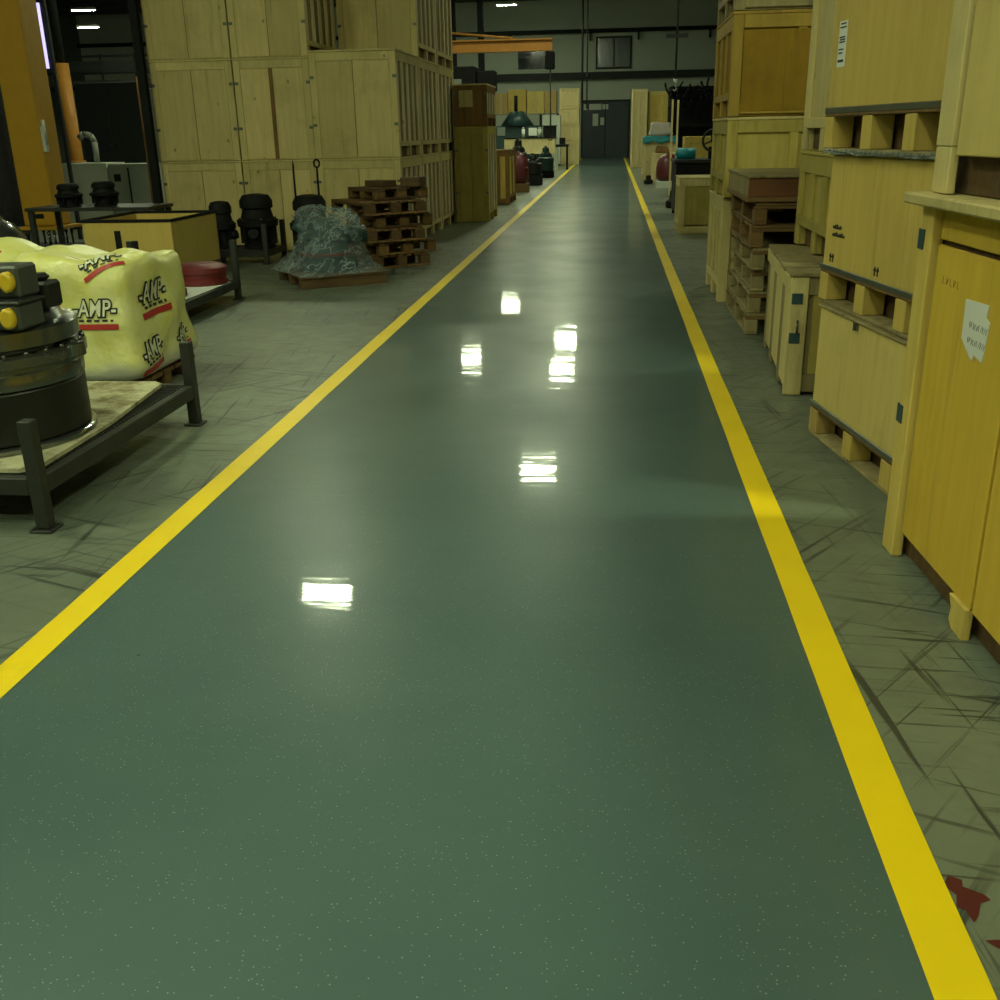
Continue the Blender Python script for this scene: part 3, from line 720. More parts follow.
def bagged(label, loc, rz, w, d, h, seed, logos):
    t = thing('bagged_load', label, 'bagged load', loc, rz)
    o = obj('film_bag', lumpy(w, d, h, 14, seed, .07), M['film'], t)
    o.parent = None; bpy.context.view_layer.update()
    for a in logos: printed(t, o, *a)
    o.parent = t
    return t
bagged('yellow film-bagged load printed with logos, behind the nearest rack', (-3.09,5.88,.112), 0, .84, .98, .70, 3.1, [
    ((.17,-.49,.40), (.1,-1,.15), (0,0,1), .105, True, 'printed_logo', .0),
    ((.40,-.12,.44), (1,-.25,.1), (0,0,1), .125, True, 'printed_logo', .06),
    ((.42,-.26,.13), (1,-.2,.1), (0,0,1), .11, True, 'printed_logo', .12),
    ((.42,.20,.15), (1,-.1,.1), (0,0,1), .085, True, 'printed_logo', .12),
    ((.20,-.30,.64), (0,-.75,.65), (0,.3,1), .09, True, 'printed_logo', .55),
    ((.02,-.10,.68), (0,-.6,.9), (0,1,.3), .10, True, 'printed_logo', .7, True)])
bagged('slumped yellow bagged load at the left edge, behind the gearbox', (-4.12,6.40,.112), -6, .98, .8, .66, 8.3, [
    ((.1,-.1,.5), (.2,-.6,1), (0,1,.3), .09, True, 'printed_logo', .5, True), ((.32,-.36,.45), (.2,-1,.5), (0,.2,1), .08, True, 'printed_logo', .5), ((-.1,-.3,.56), (.1,-1,.8), (0,.2,1), .09, True, 'printed_logo', .3)])
for lab, loc, rz in (('low pallet under the logo-printed yellow bagged load', (-3.09,5.88,.001), 0), ('low pallet under the slumped yellow bagged load', (-4.12,6.40,.001), -6)):
    t = thing('wooden_pallet', lab, 'pallet', loc, rz)
    bm = bmesh.new()
    for k in range(5): box(bm, -.37, .37, -.42+k*.17, -.42+k*.17+.145, .086, .108)
    obj('deck', bm, M['dark2'], t)
    for y in (-.41,-.05,.31): bxo('stringer', M['dark2'], t, (-.36,.36,y,y+.09,.001,.085))

# --- second rack with red covers
rack('dark steel rack carrying the red round cover, behind the yellow bags', (-4.5,7.84,0), 1.5, 1.05, 1.45, .185, .55)
bxo('paper_sheet', M['paper'], None, (-4.0,-3.51,8.02,9.12,.1865,.190), bev=0)
tag(bpy.data.objects['paper_sheet'], 'white paper sheet under the red round cover on the second rack', 'paper')
bm = bmesh.new(); lathe(bm, [(.225,.0),(.235,.008),(.235,.05),(.222,.055),(.222,.10),(.235,.105),(.23,.15),(.18,.18),(.06,.19)], seg=40)
o = obj('round_cover', bm, M['redp'], None, (-3.735,9.0,.1915), smooth_by=35); tag(o, 'flat round red metal cover on the second left rack', 'machine cover')
bm = bmesh.new(); lathe(bm, [(.15,.0),(.16,.01),(.16,.06),(.10,.10),(.09,.22),(.05,.25)], seg=32)
o = obj('machine_cover', bm, M['redp'], None, (-3.72,8.2,.1915), smooth_by=35); tag(o, 'red stepped cover close to the near post of the second rack', 'machine cover')
# open plywood box on a low pallet
t = thing('plywood_box', 'open-topped plywood box with two dark slots, behind the second rack', 'box', (-5.35,10.0,.16))
bxo('side_panel', M['ply2'], t, (0,.94,0,.02,.001,.50)); bxo('side_panel', M['ply2'], t, (0,.94,1.2,1.22,.001,.50)); bxo('side_panel', M['ply2'], t, (.92,.94,.021,1.199,.001,.50)); bxo('side_panel', M['ply2'], t, (0,.02,.021,1.199,.001,.50))
bxo('floor_panel', M['brown'], t, (.021,.919,.021,1.199,.001,.02)); bxo('rim', M['black'], t, (-.01,.95,-.01,.012,.501,.53),(-.01,.95,1.208,1.23,.501,.53),(.928,.95,.013,1.207,.501,.53),(-.01,.012,.013,1.207,.501,.53))
bxo('slot', M['black'], t, (.33,.40,-.003,-.0005,.18,.42)); bxo('slot', M['black'], t, (.50,.57,-.003,-.0005,.12,.32))
t = thing('wooden_pallet', 'low pallet under the open-topped plywood box', 'pallet', (-5.35,10.0,.001)); pallet_parts(t, .94, 1.22, .158, M['dark2'], M['dark2'], 3)

# dark bench behind with two castings
t = thing('steel_bench', 'dark steel bench behind the open plywood box', 'bench', (-6.95,11.7,0))
bxo('top', M['frame'], t, (0,1.55,0,.7,.66,.70))
for x in (.02,1.47):
    for y in (.02,.62): bxo('leg', M['frame'], t, (x,x+.06,y,y+.06,.001,.659))
bxo('shelf', M['black'], t, (.03,1.52,.03,.67,.2,.23))
def casting(label, loc, s, rz=0, rods=False, group=None, wd=1.55):
    t = thing('gear_casting', label, 'casting', loc, rz, group)
    bm = bmesh.new()
    lathe(bm, [(r*s*wd,q*s+.001) for r, q in ((.10,0),(.15,.01),(.15,.05),(.11,.08),(.11,.30),(.185,.33),(.19,.42),(.15,.45),(.13,.58),(.15,.60),(.15,.70),(.12,.78),(.05,.80))], seg=24)
    obj('housing', bm, M['black'], t, smooth_by=35)
    for k in range(6):
        a = 2*PI*(k+.5)/6; b = bmesh.new(); box(b, .10*s*wd, .172*s*wd, -.018*s, .018*s, .07*s, .33*s)
        bmesh.ops.rotate(b, verts=b.verts, cent=(0,0,0), matrix=Matrix.Rotation(a, 3, 'Z')); obj('rib', b, M['black'], t)
    for k in range(8):
        a = 2*PI*k/8; bm = bmesh.new(); q = .165*s*wd; tube(bm, (q*math.cos(a),q*math.sin(a),.42*s), (q*math.cos(a),q*math.sin(a),.455*s), .012*s+.004, seg=6); obj('bolt', bm, M['steel'] if k % 3 == 0 else M['black'], t)
    bm = bmesh.new()
    for a in (0, 2.1, 4.2): tube(bm, (.10*s*math.cos(a),.10*s*math.sin(a),.2*s), (.26*s*math.cos(a),.26*s*math.sin(a),.24*s), .08*s)
    obj('port', bm, M['black'], t)
    if rods:
        for x, hh in ((-.16,1.02),(.13,1.0)):
            bm = bmesh.new(); tube(bm, (x,0,.03), (x,0,hh), .016, .012)
            if x > 0:
                pts = [(x+.035*math.cos(q*PI/6), 0, hh+.04+.045*math.sin(q*PI/6)) for q in range(13)]; path(bm, pts, .011, 6)
            else: tube(bm, (x,0,hh), (x,0,hh+.06), .012, .003)
            obj('lifting_rod', bm, M['black'], t)
    return t
casting('small black casting on the dark bench, nearer the yellow column', (-6.50,11.95,.702), .33, wd=2.6)
casting('small black casting on the dark bench, further from the yellow column', (-6.10,12.05,.702), .35, 40, wd=2.6)
# black castings standing on a dark rack before the crates
rack('low dark rack under the two black castings before the pale crates', (-4.98,11.95,0), 0, .88, .75, .16, .47)
casting('black casting on the low dark rack, left one of the pair', (-4.77,12.3,.162), .70, wd=1.3)
casting('black casting on the low dark rack, right one of the pair', (-4.31,12.3,.162), .80, 30, wd=1.65)
t = casting('black casting with two upright lifting rods, behind the wrapped pallet', (-3.63,12.25,.10), .86, 0, True)
bxo('casting_stand', M['black'], None, (-3.85,-3.41,12.05,12.45,.001,.098)); tag(bpy.data.objects['casting_stand'], 'low black stand under the casting with two rods', 'stand')

# --- shrink-wrapped machine on a pallet
t = thing('wooden_pallet', 'dark pallet under the film-wrapped machine', 'pallet', (-2.93,10.5,.001), 32)
bm = bmesh.new()
for k in range(6): box(bm, -.46, .46, -.46+k*.155, -.46+k*.155+.135, .10, .12)
obj('deck', bm, M['dark'], t)
for y in (-.45,-.05,.35): bxo('stringer', M['dark'], t, (-.45,.45,y,y+.10,.001,.099))
t = thing('wrapped_machine', 'machine part shrouded in shiny clear film on a low pallet', 'wrapped machine', (-2.93,10.5,.122), 32)
bm = bmesh.new(); lathe(bm, [(.30,.01),(.31,.03),(.31,.12),(.24,.15),(.23,.30),(.27,.33),(.27,.38),(.17,.42),(.16,.50),(.06,.53)], c=(-.03,.0), seg=32)
obj('machine', bm, M['teal'], t, smooth_by=35)
bm = bmesh.new(); tube(bm, (.05,-.1,.34), (.36,-.12,.36), .09); tube(bm, (-.1,.05,.3), (-.33,.05,.48), .06); obj('pipe_stub', bm, M['teal'], t)
bm = bmesh.new()
lathe(bm, [(.275,.16),(.285,.165),(.285,.185),(.275,.19)], c=(-.03,0), seg=32); obj('red_band', bm, M['redp'], t, smooth_by=35)
bm = bmesh.new()
prof = [(.58,.001),(.56,.03),(.52,.08),(.44,.15),(.38,.24),(.355,.33),(.36,.41),(.33,.50),(.26,.56),(.17,.575),(.05,.57)]
seg = 64; rings = []
for i, (r, z) in enumerate(prof):
    ring = []
    for k in range(seg):
        a = 2*PI*k/seg
        sq = 1/max(abs(math.cos(a)),abs(math.sin(a)))
        wgt = max(0, 1-z/.18)
        rr_ = r*(1+(min(sq,1.28)-1)*.75*wgt)
        f = 1-.09*abs(noise.noise((math.cos(a)*4+7, math.sin(a)*4, z*8)))*2+.24*noise.noise((math.cos(a)*1.9+2, math.sin(a)*1.9, z*5))+.10*noise.noise((math.cos(a)*5, math.sin(a)*5, z*9))+.05*noise.noise((math.cos(a)*11, math.sin(a)*11, z*7))
        rr_ *= f*(.87 if z < .1 else 1)
        zz = z*(1+.16*noise.noise((math.cos(a)*1.7+5, math.sin(a)*1.7, 3)))+ (.08*max(0, math.cos(a-2.7)) if z > .4 else 0)
        ring.append(bm.verts.new((rr_*math.cos(a), rr_*math.sin(a), zz if i else .001)))
    rings.append(ring)
for A, B in zip(rings[:-1], rings[1:]):
    for k in range(seg):
        j = (k+1) % seg; f = bm.faces.new((A[k],A[j],B[j],B[k])); f.smooth = True
bm.faces.new(rings[-1])
obj('stretch_film', bm, M['wrap'], t)

# --- untidy pallet stack
GQ = 'pallets of the untidy brown stack'
spec = [(-3.18,11.98,0.0,-50,.80,.74,'dark2'),(-3.14,11.96,.150,-46,.78,.78,'dark2'),(-3.20,11.98,.300,-54,.84,.72,'dark'),(-3.12,11.97,.450,-49,.76,.74,'dark'),(-3.30,12.02,.600,-52,.98,.76,'dark2'),(-3.08,11.98,.750,-47,.66,.70,'dark')]
nm2 = ('bottom','second','third','fourth','wide fifth','top')
for k, (x, y, z, rz, w, d, mt) in enumerate(spec):
    t = thing('wooden_pallet', '%s pallet of the untidy brown stack beside the wrapped machine' % nm2[k], 'pallet', (x,y,z+.002), rz, GQ)
    block_pallet(t, w, d, .145 if k < 5 else .13, M[mt] if k % 2 else M['dark2'], M['dark'], M['dark2'] if k % 2 else M['dark'], 20+k)
for lab, x, y, w, h, rz in (('short dark offcut on the untidy pallet stack, near its middle', -2.86,11.95,.34,.07,-40), ('dark timber offcut on the right end of the untidy pallet stack', -2.42,11.85,.24,.10,-10)):
    tag(bxo('timber_offcut', M['dark'], None, (0,w,0,.2,0,h)), lab, 'offcut')
    o = COL.objects[-1]; o.location = (x,y,.884); o.rotation_euler.z = math.radians(rz)

# ------------------------------------------------------------------ far left workshop
t = thing('crane_column', 'thick yellow crane column standing on long studs at far left', 'crane column', (-7.42,13.0,0))
bxo('pedestal', M['darkst'], t, (-.42,.42,-.42,.42,.001,.14)); bxo('base_plate', M['yellow'], t, (-.30,.30,-.30,.30,.36,.40))
bxo('shaft', M['yellow'], t, (-.215,.215,-.215,.215,.401,7.6), bev=.02); bxo('nameplate', M['black'], t, (-.14,.08,-.219,-.216,.50,.56))
for x in (-.2,-.12,.12,.2):
    for y in (-.24,.2):
        bm = bmesh.new(); tube(bm, (x,y,.141), (x,y,.359), .014, seg=8); tube(bm, (x,y,.30), (x,y,.335), .026, seg=6); obj('stud', bm, M['steel'], t)
bm = bmesh.new(); tube(bm, (.25,-.17,1.70), (.25,-.17,1.40), .02); box(bm, .217,.26,-.20,-.14,1.32,1.62); obj('switch', bm, M['white'], t)
t = thing('light_post', 'dark post with a glowing violet tube, right of the yellow column', 'post light', (-8.22,15.2,0))
bxo('post', M['darkst'], t, (-.02,.03,.03,.08,.001,7.6)); bm = bmesh.new(); tube(bm, (-.08,.02,2.45), (-.08,.02,3.32), .034); obj('tube', bm, M['tubel'], t)
bxo('bracket', M['darkst'], t, (-.10,-.021,.055,.08,2.50,2.53),(-.10,-.021,.055,.08,3.24,3.27))
t = thing('crane_post', 'slim orange crane post behind the yellow column', 'crane post', (-9.86,18.6,0))
bm = bmesh.new(); tube(bm, (0,0,.03), (0,0,2.75), .13, .12, 16); obj('shaft', bm, M['orangep'], t)
bm = bmesh.new(); tube(bm, (0,0,.001), (0,0,.03), .25, .25, 16); tube(bm, (0,0,1.05), (0,0,1.10), .17); obj('flange', bm, M['orangep'], t)
bm = bmesh.new(); tube(bm, (0,0,2.75), (0,0,7.9), .07); obj('upper_tube', bm, M['darkst'], t)
t = thing('control_cabinet', 'white machine cabinet with a grey gooseneck pipe, far left', 'cabinet', (-9.3,17.0,0))
bxo('body', M['white'], t, (0,.80,0,.7,.06,1.08)); bxo('plinth', M['black'], t, (.02,.78,.02,.68,.001,.059))
bm = bmesh.new(); path(bm, [(.50,.3,1.08),(.50,.3,1.42),(.45,.3,1.52),(.33,.3,1.55),(.24,.3,1.48)], .05, 10); obj('gooseneck_pipe', bm, M['grey'], t)
t = thing('control_cabinet', 'grey green machine cabinet right of the white cabinet', 'cabinet', (-8.47,17.0,0))
bxo('body', M['grey'], t, (0,.72,0,.7,.06,1.06)); bxo('plinth', M['black'], t, (.02,.70,.02,.68,.001,.059)); bxo('door_gap', M['black'], t, (.33,.36,-.003,-.0005,.1,1.0)); bxo('display', M['black'], t, (.08,.2,-.004,-.0005,.78,.9))
t = thing('scaffold_pole', 'thin brownish upright pole between the grey cabinet and pale crates', 'pole', (-7.47,16.4,0)); bm = bmesh.new(); tube(bm, (0,0,.02), (0,0,2.38), .032); obj('shaft', bm, M['brown'], t)
bm = bmesh.new(); tube(bm, (0,0,.001), (0,0,.02), .12); obj('foot', bm, M['brown'], t)
for lab, x0, x1, y, z, m in (('tall dark cabinet behind the white machine cabinet',-13.0,-11.4,25,2.75,'darkst'), ('pale narrow locker beside the tall dark cabinet',-11.38,-10.75,25,2.6,'grey'),
        ('dark brown storage cabinet right of the pale locker',-10.7,-9.2,25.0,3.6,'brown'), ('black machine enclosure left of the yellow column',-10.8,-8.9,14.2,2.3,'black'), ('dark machine enclosure at the left edge of the picture',-9.4,-7.9,10.4,1.25,'darkst')):
    t = thing('machine_cabinet' , lab, 'cabinet', (x0,y,0)); w = x1-x0
    bxo('body', M[m], t, (0,w,0,.9,.08,z), bev=.01); bxo('plinth', M['black'], t, (.03,w-.03,.03,.87,.001,.079))
    for k in range(2): d_ = bxo('door', M[m], t, (.03+k*w/2,w/2-.03+k*w/2,-.02,-.001,.12,z-.06), bev=.004); bxo('handle', M['steel'], d_, ((w/2-.08 if k == 0 else w/2+.05),(w/2-.05 if k == 0 else w/2+.08),-.05,-.021,z*.45,z*.45+.12))
t = thing('steel_cover', 'shiny domed steel cover at the left edge, before the yellow column', 'machine cover', (-5.85,9.25,.42))
bm = bmesh.new(); lathe(bm, [(.36,.001),(.37,.02),(.37,.06),(.32,.08),(.27,.20),(.20,.29),(.11,.33),(.10,.37),(.06,.38)], seg=48); obj('dome', bm, M['steel'], t, smooth_by=35)
bxo('machine_stand', M['black'], None, (-6.25,-5.5,8.95,9.6,.001,.418)); tag(bpy.data.objects['machine_stand'], 'black stand under the domed steel cover', 'stand')
# mezzanine at far left
t = thing('mezzanine', 'steel mezzanine with handrails on the far left side', 'mezzanine', (-29.8,50,0))
bxo('deck', M['darkst'], t, (0,14,0,4,3.9,4.15)); bxo('fascia', M['darkst'], t, (0,14,-.05,-.001,4.4,5.0))
for x in (.2,4.5,9,13.6): bxo('post', M['darkst'], t, (x,x+.2,.1,.3,.001,3.899))
bm = bmesh.new()
for z in (4.5,5.2): tube(bm, (0,-.12,z), (14,-.12,z), .05)
for k in range(9): tube(bm, (.3+k*1.68,-.12,4.151), (.3+k*1.68,-.12,5.3), .05)
obj('handrail', bm, M['darkst'], t)

# ------------------------------------------------------------------ far end, left of the walkway
def round_machine(label, loc, r, h, mbody, mbase, bh):
    t = thing('round_machine', label, 'machine', loc)
    bxo('skid', mbase, t, (-r,r,-r,r,.001,bh))
    bm = bmesh.new(); lathe(bm, [(r*q,bh+h*zz+.001) for q, zz in (((.75,0),(.95,.08),(1.0,.2),(1.0,.5),(.93,.72),(.75,.88),(.45,.97),(.2,1)) if mbody is M['maroon'] else ((.85,0),(.97,.05),(.97,.42),(1.0,.45),(1.0,.56),(.8,.6),(.72,.72),(.45,.8),(.4,.98),(.15,1)))], seg=32); obj('body', bm, mbody, t, smooth_by=40)
    bm = bmesh.new(); tube(bm, (r*.3,-r*.4,bh+h*.5), (r*1.02,-r*.6,bh+h*.5), r*.15); tube(bm, (0,0,bh+h*.9),(0,0,bh+h*1.06), r*.18); obj('flange', bm, mbody, t)
    return t
round_machine('maroon round machine on a timber skid, left of the walkway', (-2.37,26.7,0), .26, .72, M['maroon'], M['dark2'], .22)
round_machine('dark round machine on a black base, behind the maroon machine', (-2.27,30.2,0), .27, .55, M['cast'], M['black'], .28)
round_machine('dark round machine nearest the black stool, left of the walkway', (-2.2,35,0), .27, .75, M['teal'], M['black'], .2)
round_machine('small dark machine between the tan box and the pale counter', (-3.2,36,0), .3, 1.0, M['cast'], M['grey'], .2)
t = thing('stool', 'black stool with a pale seat wrap near the cream crate stack', 'stool', (-2.0,42.2,0))
bxo('seat', M['black'], t, (-.25,.25,-.25,.25,.86,.95)); bxo('backrest', M['black'], t, (-.12,.12,.2,.25,.951,1.2))
for x in (-.23,.17):
    for y in (-.23,.17): bxo('leg', M['black'] if x > 0 else M['white'], t, (x,x+.06,y,y+.06,.001,.859))
t = thing('workbench', 'long workbench with pale front panel at the far left end', 'workbench', (-4.6,45,0))
bxo('top', M['black'], t, (-.02,2.2,-.03,.8,1.17,1.22)); bxo('front_panel', M['cream'], t, (0,2.18,0,.03,.55,1.169))
for x in (0,2.1):
    for y in (.04,.7): bxo('leg', M['white'], t, (x,x+.07,y,y+.07,.001,1.169))
for lab, x, w, h, m in (('white screen on the far workbench, middle of three', -3.58,.35,.38,'paper'), ('narrow white canister on the far workbench, left of the screen', -3.88,.14,.42,'paper'), ('pale green canister on the far workbench, right of the screen', -3.21,.2,.4,'white')):
    scr = w == .35; t = thing('bench_monitor' if scr else 'canister', lab, 'screen' if scr else 'canister', (x,45.3,1.222))
    if scr: bxo('stand', M['black'], t, (w*.35,w*.65,.04,.2,.001,.06)); bxo('panel', M['paper'], t, (0,w,.08,.12,.061,h)); bxo('bezel', M['black'], t, (-.02,w+.02,.121,.14,.05,h+.02))
    else:
        bm = bmesh.new(); tube(bm, (w/2,.1,.001), (w/2,.1,h*.8), w/2); obj('body', bm, M[m], t); bm = bmesh.new(); tube(bm, (w/2,.1,h*.8+.001), (w/2,.1,h), w*.3); obj('cap', bm, M['white'], t)
t = thing('black_bin', 'black plastic bin on the right end of the far workbench', 'bin', (-2.95,45.1,1.222)); bxo('body', M['black'], t, (0,.55,0,.4,.001,.42), bev=.02); bxo('rim', M['black'], t, (-.03,.58,-.03,.43,.421,.46))
t = thing('lathe_machine', 'dark teal machine with a pointed top behind the far workbench', 'machine', (-4.3,47,0))
bxo('body', M['teal'], t, (-.95,1.05,0,.9,.001,1.7), bev=.03); bm = bmesh.new(); tube(bm, (.05,.45,1.70), (.05,.45,2.3), .75, .3, 6); obj('hood', bm, M['teal'], t)
bm = bmesh.new(); tube(bm, (.0,.45,2.3), (.0,.45,2.95), .08); obj('spout', bm, M['black'], t); bxo('control_panel', M['grey'], t, (-.8,-.45,-.05,-.001,1.3,1.65))
t = thing('white_cabinet', 'white cabinet between the teal machine and the cream crates', 'cabinet', (-3.1,47.2,0)); bxo('body', M['white'], t, (0,.78,0,.6,.06,2.1)); bxo('plinth', M['black'], t, (.02,.76,.02,.58,.001,.059)); bxo('door_gap', M['grey'], t, (.38,.39,-.003,-.0005,.1,2.05))
t = thing('storage_rack', 'tall storage rack holding brown cartons by the end wall', 'rack', (-5.6,49.5,0))
for x in (0,1.1,2.2,3.0):
    for y in (0,.75): bxo('post', M['darkst'], t, (x,x+.06,y,y+.06,.001,2.2))
for z in (.6,2.2): bxo('shelf', M['grey'], t, (-.01,3.08,-.01,.82,z+.001,z+.03))
for k, (x, w, h, mt, lab) in enumerate(((-5.5,.62,.9,'carton','leftmost carton on the far rack, deep ochre'),(-4.85,.82,1.05,'ply2','tall carton second from left on the far rack'),(-3.95,.75,.95,'ply','carton third from left on the far rack, behind the crane chain'),(-3.17,.55,.95,'carton','rightmost carton on the far rack beside the cream crates'))):
    t = thing('carton', lab, 'carton', (x,49.55,2.232), 0, 'cartons on the far rack'); bxo('body', M[mt], t, (0,w,0,.7,.001,h)); bxo('tape', M['pale2'], t, (w/2-.04,w/2+.04,-.003,-.0005,.001,h))
z = .001
for k, (h, mt, dx) in enumerate(((1.03,'cream',0),(.66,'cream',.02),(.68,'cream',-.02),(.86,'cream',.0))):
    crate('%s cream crate of the pile left of the dark end door' % ('lowest','second','third','topmost')[k], (-2.42+dx,48.5,z), 0, .9, 1.0, h, 'R', M[mt], M['cream'], n_slat=3, group='cream crates left of the end door'); z += h+.001
# jib crane arm with chain hoist
t = thing('jib_crane', 'orange jib crane with chain hoist reaching towards the walkway', 'crane', (-4.75,30,0))
bm = bmesh.new(); tube(bm, (0,0,.03), (0,0,4.1), .16, .14, 20); obj('mast', bm, M['orangep'], t); bm = bmesh.new(); tube(bm, (0,0,.001), (0,0,.03), .4); obj('base_plate', bm, M['orangep'], t)
bxo('arm', M['orangep'], t, (.16,3.05,-.11,.11,3.52,3.56),(.16,3.05,-.11,.11,3.80,3.84),(.16,3.05,-.012,.012,3.561,3.799)); bm = bmesh.new(); tube(bm, (.1,0,4.05), (2.0,0,3.86), .03); obj('tie_rod', bm, M['orangep'], t)
h_ = bxo('hoist', M['black'], t, (2.86,3.12,-.13,.13,3.05,3.5), bev=.03); bm = bmesh.new(); tube(bm, (3.0,0,1.35), (3.0,0,3.05), .018, seg=6); obj('chain', bm, M['chain'], h_); bm = bmesh.new(); path(bm, [(3.0,0,1.35),(3.06,0,1.26),(3.0,0,1.2),(2.95,0,1.24)], .02, 6); obj('hook', bm, M['chain'], h_)
t = thing('machine_tool', 'tall dark machine behind the brown crate and under the crane arm', 'machine', (-4.3,27.6,0))
bxo('column', M['black'], t, (0,.75,0,1,.001,3.05), bev=.03); bxo('head', M['black'], t, (.76,1.25,.2,.7,2.45,2.95), bev=.03); bxo('panel', M['grey'], t, (.2,.4,-.02,-.001,2.5,2.75))
t = thing('chain_hoist', 'dark hanging chain and pipe before the end door', 'chain hoist', (-1.45,50,0))
bm = bmesh.new(); tube(bm, (0,0,2.7), (0,0,7.9), .045, seg=8); obj('pipe', bm, M['darkst'], t); bm = bmesh.new(); tube(bm, (.22,0,2.4), (.22,0,7.9), .03, seg=8); tube(bm, (.22,0,3.7), (.22,0,3.95), .1); obj('chain', bm, M['chain'], t); bxo('trolley', M['black'], t, (-.12,.35,-.15,.15,7.901,7.999))

# ------------------------------------------------------------------ far end, right of the walkway
crate('tall pale crate at the far right of the walkway, before the end door', (.74,43.0,.001), 0, .60, 1.5, 2.95, 'R', M['cream'], M['cream'], n_slat=4)
crate('tall olive crate right of the far pale crate', (1.38,43.2,.001), 0, 1.1, 1.2, 2.85, 'R', M['ply2'], M['ply'], n_slat=3)
crate('white-washed crate draped with a cyan tarp', (.92,32.5,.001), 0, 1.0, 1.2, 1.22, 'R', M['cream'], M['cream'], n_slat=3)
bm = bmesh.new(); n = 14
g = [[bm.verts.new((.90+1.06*i/n, 32.44+(1.2*max(0,j-3)/(n-3)) + (0 if j > 3 else -.02*(1+math.sin(i*1.7))*(4-j)/4), 1.235+.02*noise.noise((i*.6,j*.6,0)) if j > 3 else 1.235-.045*(3.6-j)-(.03*math.sin(i*1.1)))) for j in range(n+1)] for i in range(n+1)]
for i in range(n):
    for j in range(n): bm.faces.new((g[i][j],g[i+1][j],g[i+1][j+1],g[i][j+1])).smooth = True
o = obj('tarp', bm, M['cyan']); sm = o.modifiers.new('s','SOLIDIFY'); sm.thickness = .012; sm.offset = 1; tag(o, 'cyan tarp lying over the white-washed crate', 'tarp')
o = obj('cloth_bundle', lumpy(.75,.7,.36,8,4.4,.10,.3), M['cloth'], None, (1.45,33.1,1.268)); tag(o, 'pale pinkish cloth bundle heaped on the cyan tarp', 'cloth bundle')
crate('low pale crate before the cyan-draped crate', (1.15,30.6,.001), 0, .95, .9, .80, 'R', M['cream'], M['cream'], n_slat=3)
o = obj('brown_sack', lumpy(.42,.4,.2,6,2.2,.05,.3), M['brown'], None, (1.42,31.0,.80)); tag(o, 'small brown sack on the low pale crate', 'sack')
round_machine('maroon round machine on a whitish skid, right of the walkway', (1.47,28.0,0), .32, .66, M['maroon'], M['white'], .17)
bm = bmesh.new(); lathe(bm, [(.10,.001),(.13,.02),(.13,.10),(.07,.14),(.07,.22),(.04,.24)], seg=20); o = obj('iron_casting', bm, M['black'], None, (1.02,29.8,0), smooth_by=35); tag(o, 'small black flanged casting on the floor left of the right maroon machine', 'casting')
bm = bmesh.new(); lathe(bm, [(.12,.001),(.15,.02),(.15,.12),(.08,.18),(.07,.32),(.03,.34)], seg=20); o = obj('iron_casting', bm, M['black'], None, (1.20,20.6,0), smooth_by=35); tag(o, 'small black casting on the floor behind the lone low crate', 'casting')
t = thing('black_bin', 'big black steel bin behind the lone low crate', 'bin', (1.08,18.2,0))
bxo('body', M['black'], t, (0,1.0,0,1.1,.08,.90), bev=.02); bxo('rim', M['darkst'], t, (-.03,1.03,-.03,1.13,.901,.95))
for x in (.02,.9):
    for y in (.02,1.0): bxo('leg', M['black'], t, (x,x+.08,y,y+.08,.001,.079))
bm = bmesh.new(); tube(bm, (1.10,18.5,1.045), (1.42,18.5,1.045), .092, seg=20); tube(bm, (1.08,18.5,1.045), (1.099,18.5,1.045), .03); o = obj('film_roll', bm, M['cyan']); tag(o, 'cyan film roll lying on the black bin', 'film roll')
t = thing('wheel_machine', 'black hand-wheel machine standing on the black bin', 'machine', (1.70,18.5,.952))
bxo('stand', M['black'], t, (-.06,.06,-.06,.06,.001,.2)); bm = bmesh.new()
for k in range(20):
    a, b = 2*PI*k/20, 2*PI*(k+1)/20; tube(bm, (.17*math.cos(a),-.08,.30+.17*math.sin(a)), (.17*math.cos(b),-.08,.30+.17*math.sin(b)), .022, seg=8)
for k in range(4): a = k*PI/2+.4; tube(bm, (0,-.08,.30), (.17*math.cos(a),-.08,.30+.17*math.sin(a)), .014, seg=6)
tube(bm, (0,-.10,.30), (0,.06,.30), .04); obj('wheel', bm, M['cast'], t); bxo('arm', M['steel'], t, (.05,.26,-.02,.02,.27,.31))
crate('tan crate standing behind the black bin', (1.42,21.2,.001), 0, .65, .8, 1.30, 'R', M['ply2'], M['ply2'], n_slat=3)
for lab, x, hh in (('slim timber pole upright in a foot, left one by the tan crate', 1.30,2.06), ('slim timber pole upright in a foot, right one by the tan crate', 1.42,2.04)):
    t = thing('timber_pole', lab, 'pole', (x,24,0)); bxo('shaft', M['cream'], t, (-.02,.02,-.02,.02,.021,hh)); bxo('foot', M['brown'], t, (-.055,.055,-.2,.2,.001,.02))
t = thing('pallet_rack', 'dark storage rack with hanging cables at the far right', 'rack', (1.9,37.2,0))
bxo('back_panel', M['black'], t, (0,3.2,.9,.95,.1,2.75))
for x in (0,1.55,3.1):
    for y in (0,.85): bxo('post', M['darkst'], t, (x,x+.09,y-.001,y+.089-.04,.001,2.8))
for z in (.5,1.5,2.7): bxo('shelf', M['black'], t, (.02,3.15,-.05,-.002,z,z+.10),(.02,3.15,.05,.848,z,z+.05))
rr = random.Random(9)
for k in range(16):
    x = -.05+.2*k; zt = 2.805+.25*rr.random(); bm = bmesh.new()
    pts = [(x+.12*math.sin(q*.7+k), -.12-.04*(k % 3), 2.0+.3*rr.random()*(q == 0)+q*(zt-2.0)/7) for q in range(8)]; path(bm, pts, .03+.015*rr.random(), 6); obj('cable', bm, M['black'], t)
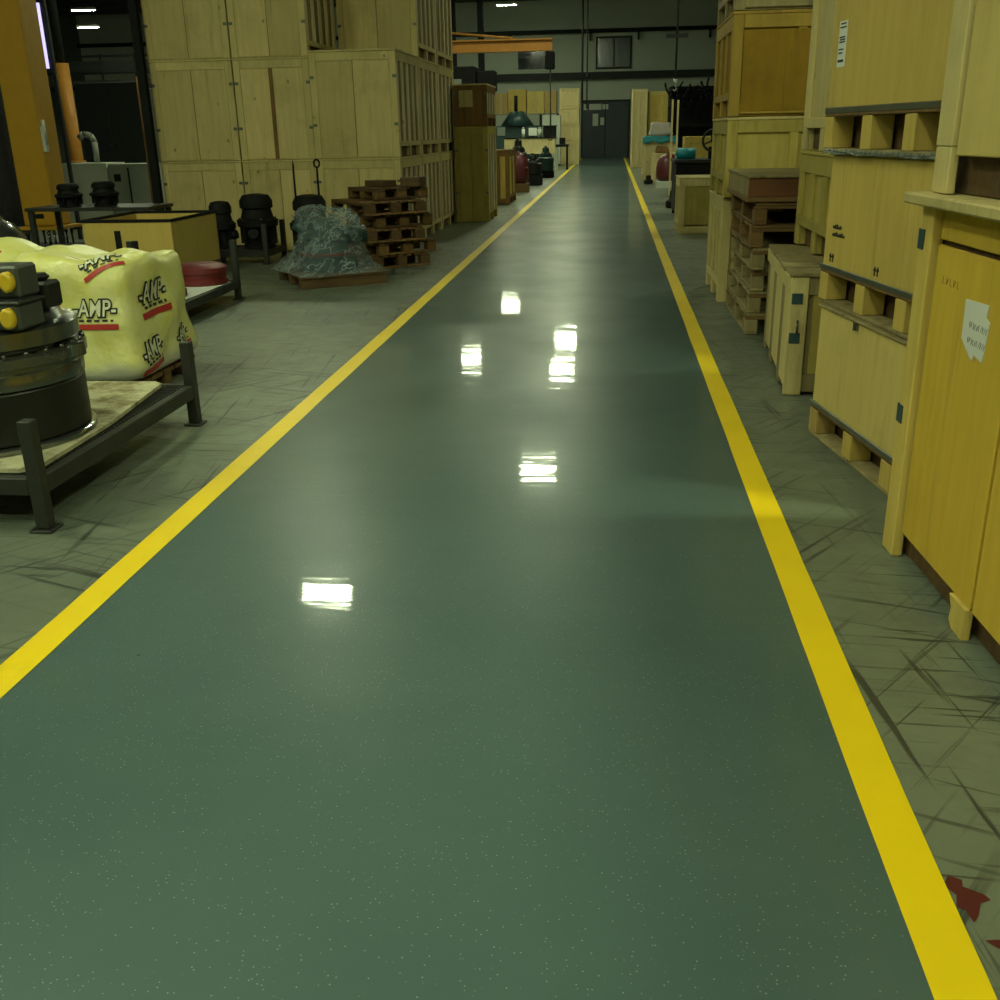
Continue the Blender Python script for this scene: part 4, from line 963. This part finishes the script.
t = thing('chain_hoist', 'thin hanging hoist rod with a pale hook, right of the end door', 'chain hoist', (1.70,30.5,0))
bm = bmesh.new(); tube(bm, (0,0,2.75), (0,0,7.9), .03, seg=8); obj('rod', bm, M['chain'], t); bxo('crossbar', M['darkst'], t, (-.3,.3,-.03,.03,3.80,3.90)); bm = bmesh.new(); tube(bm, (0,0,2.62), (0,0,2.75), .07); path(bm, [(0,0,2.62),(.03,0,2.5),(0,0,2.44),(-.05,0,2.48)], .014, 6); obj('hook', bm, M['white'], t); bxo('trolley', M['black'], t, (-.15,.15,-.1,.1,7.901,7.999))

# ------------------------------------------------------------------ red paint splashes by the right line
def splash(pts, label):
    bm = bmesh.new(); V = [bm.verts.new((x,y,.002)) for x, y in [(a-.062,b-.085) for a, b in pts]]; bm.faces.new(V)
    o = obj('paint_splash', bm, M['maroon']); tag(o, label, 'paint stain', kind='stuff')
splash([(.757,1.80),(.775,1.83),(.80,1.82),(.795,1.80),(.83,1.78),(.838,1.765),(.815,1.755),(.80,1.72),(.785,1.70),(.78,1.735),(.765,1.74),(.775,1.775)], 'dark red paint splash on the concrete right of the yellow line, larger one')
splash([(.79,1.655),(.82,1.66),(.86,1.645),(.875,1.63),(.85,1.625),(.81,1.635)], 'small dark red paint streak on the concrete at the right edge')

# ------------------------------------------------------------------ world, camera, view
w = bpy.data.worlds.new('hall_air'); S.world = w; w.use_nodes = True
w.node_tree.nodes['Background'].inputs[0].default_value = (.02,.022,.02,1); w.node_tree.nodes['Background'].inputs[1].default_value = .3
cd = bpy.data.cameras.new('camera'); cam = bpy.data.objects.new('camera', cd); COL.objects.link(cam); S.camera = cam
cd.sensor_width = 36; cd.lens = 36.0; cd.clip_end = 200
R3 = Vector((.99351,.10532,-.01801)); F3 = Vector((-.10511,.93185,-.34519))
roll, pitch, yaw = math.radians(1.1), math.radians(20.1916), math.radians(6.4302)
cy, sy = math.cos(yaw), math.sin(yaw)
def rz_(v): return Vector((cy*v[0]-sy*v[1], sy*v[0]+cy*v[1], v[2]))
fw = rz_((0,math.cos(pitch),-math.sin(pitch))); rt = rz_((1,0,0)); up = rz_((0,math.sin(pitch),math.cos(pitch)))
r_ = rt*math.cos(roll)-up*math.sin(roll); u_ = up*math.cos(roll)+rt*math.sin(roll)
mw = Matrix((r_, u_, -fw)).transposed().to_4x4(); mw.translation = (0,0,1.45)
cam.matrix_world = mw
S.view_settings.view_transform = 'Standard'; S.view_settings.look = 'None'; S.view_settings.gamma = 1
S.view_settings.use_curve_mapping = False
S.view_settings.exposure = 1.08
S.cycles.use_denoising = True
S.cycles.use_adaptive_sampling = False
S.cycles.sample_clamp_indirect = 6
S.cycles.max_bounces = 8
S.cycles.diffuse_bounces = 3
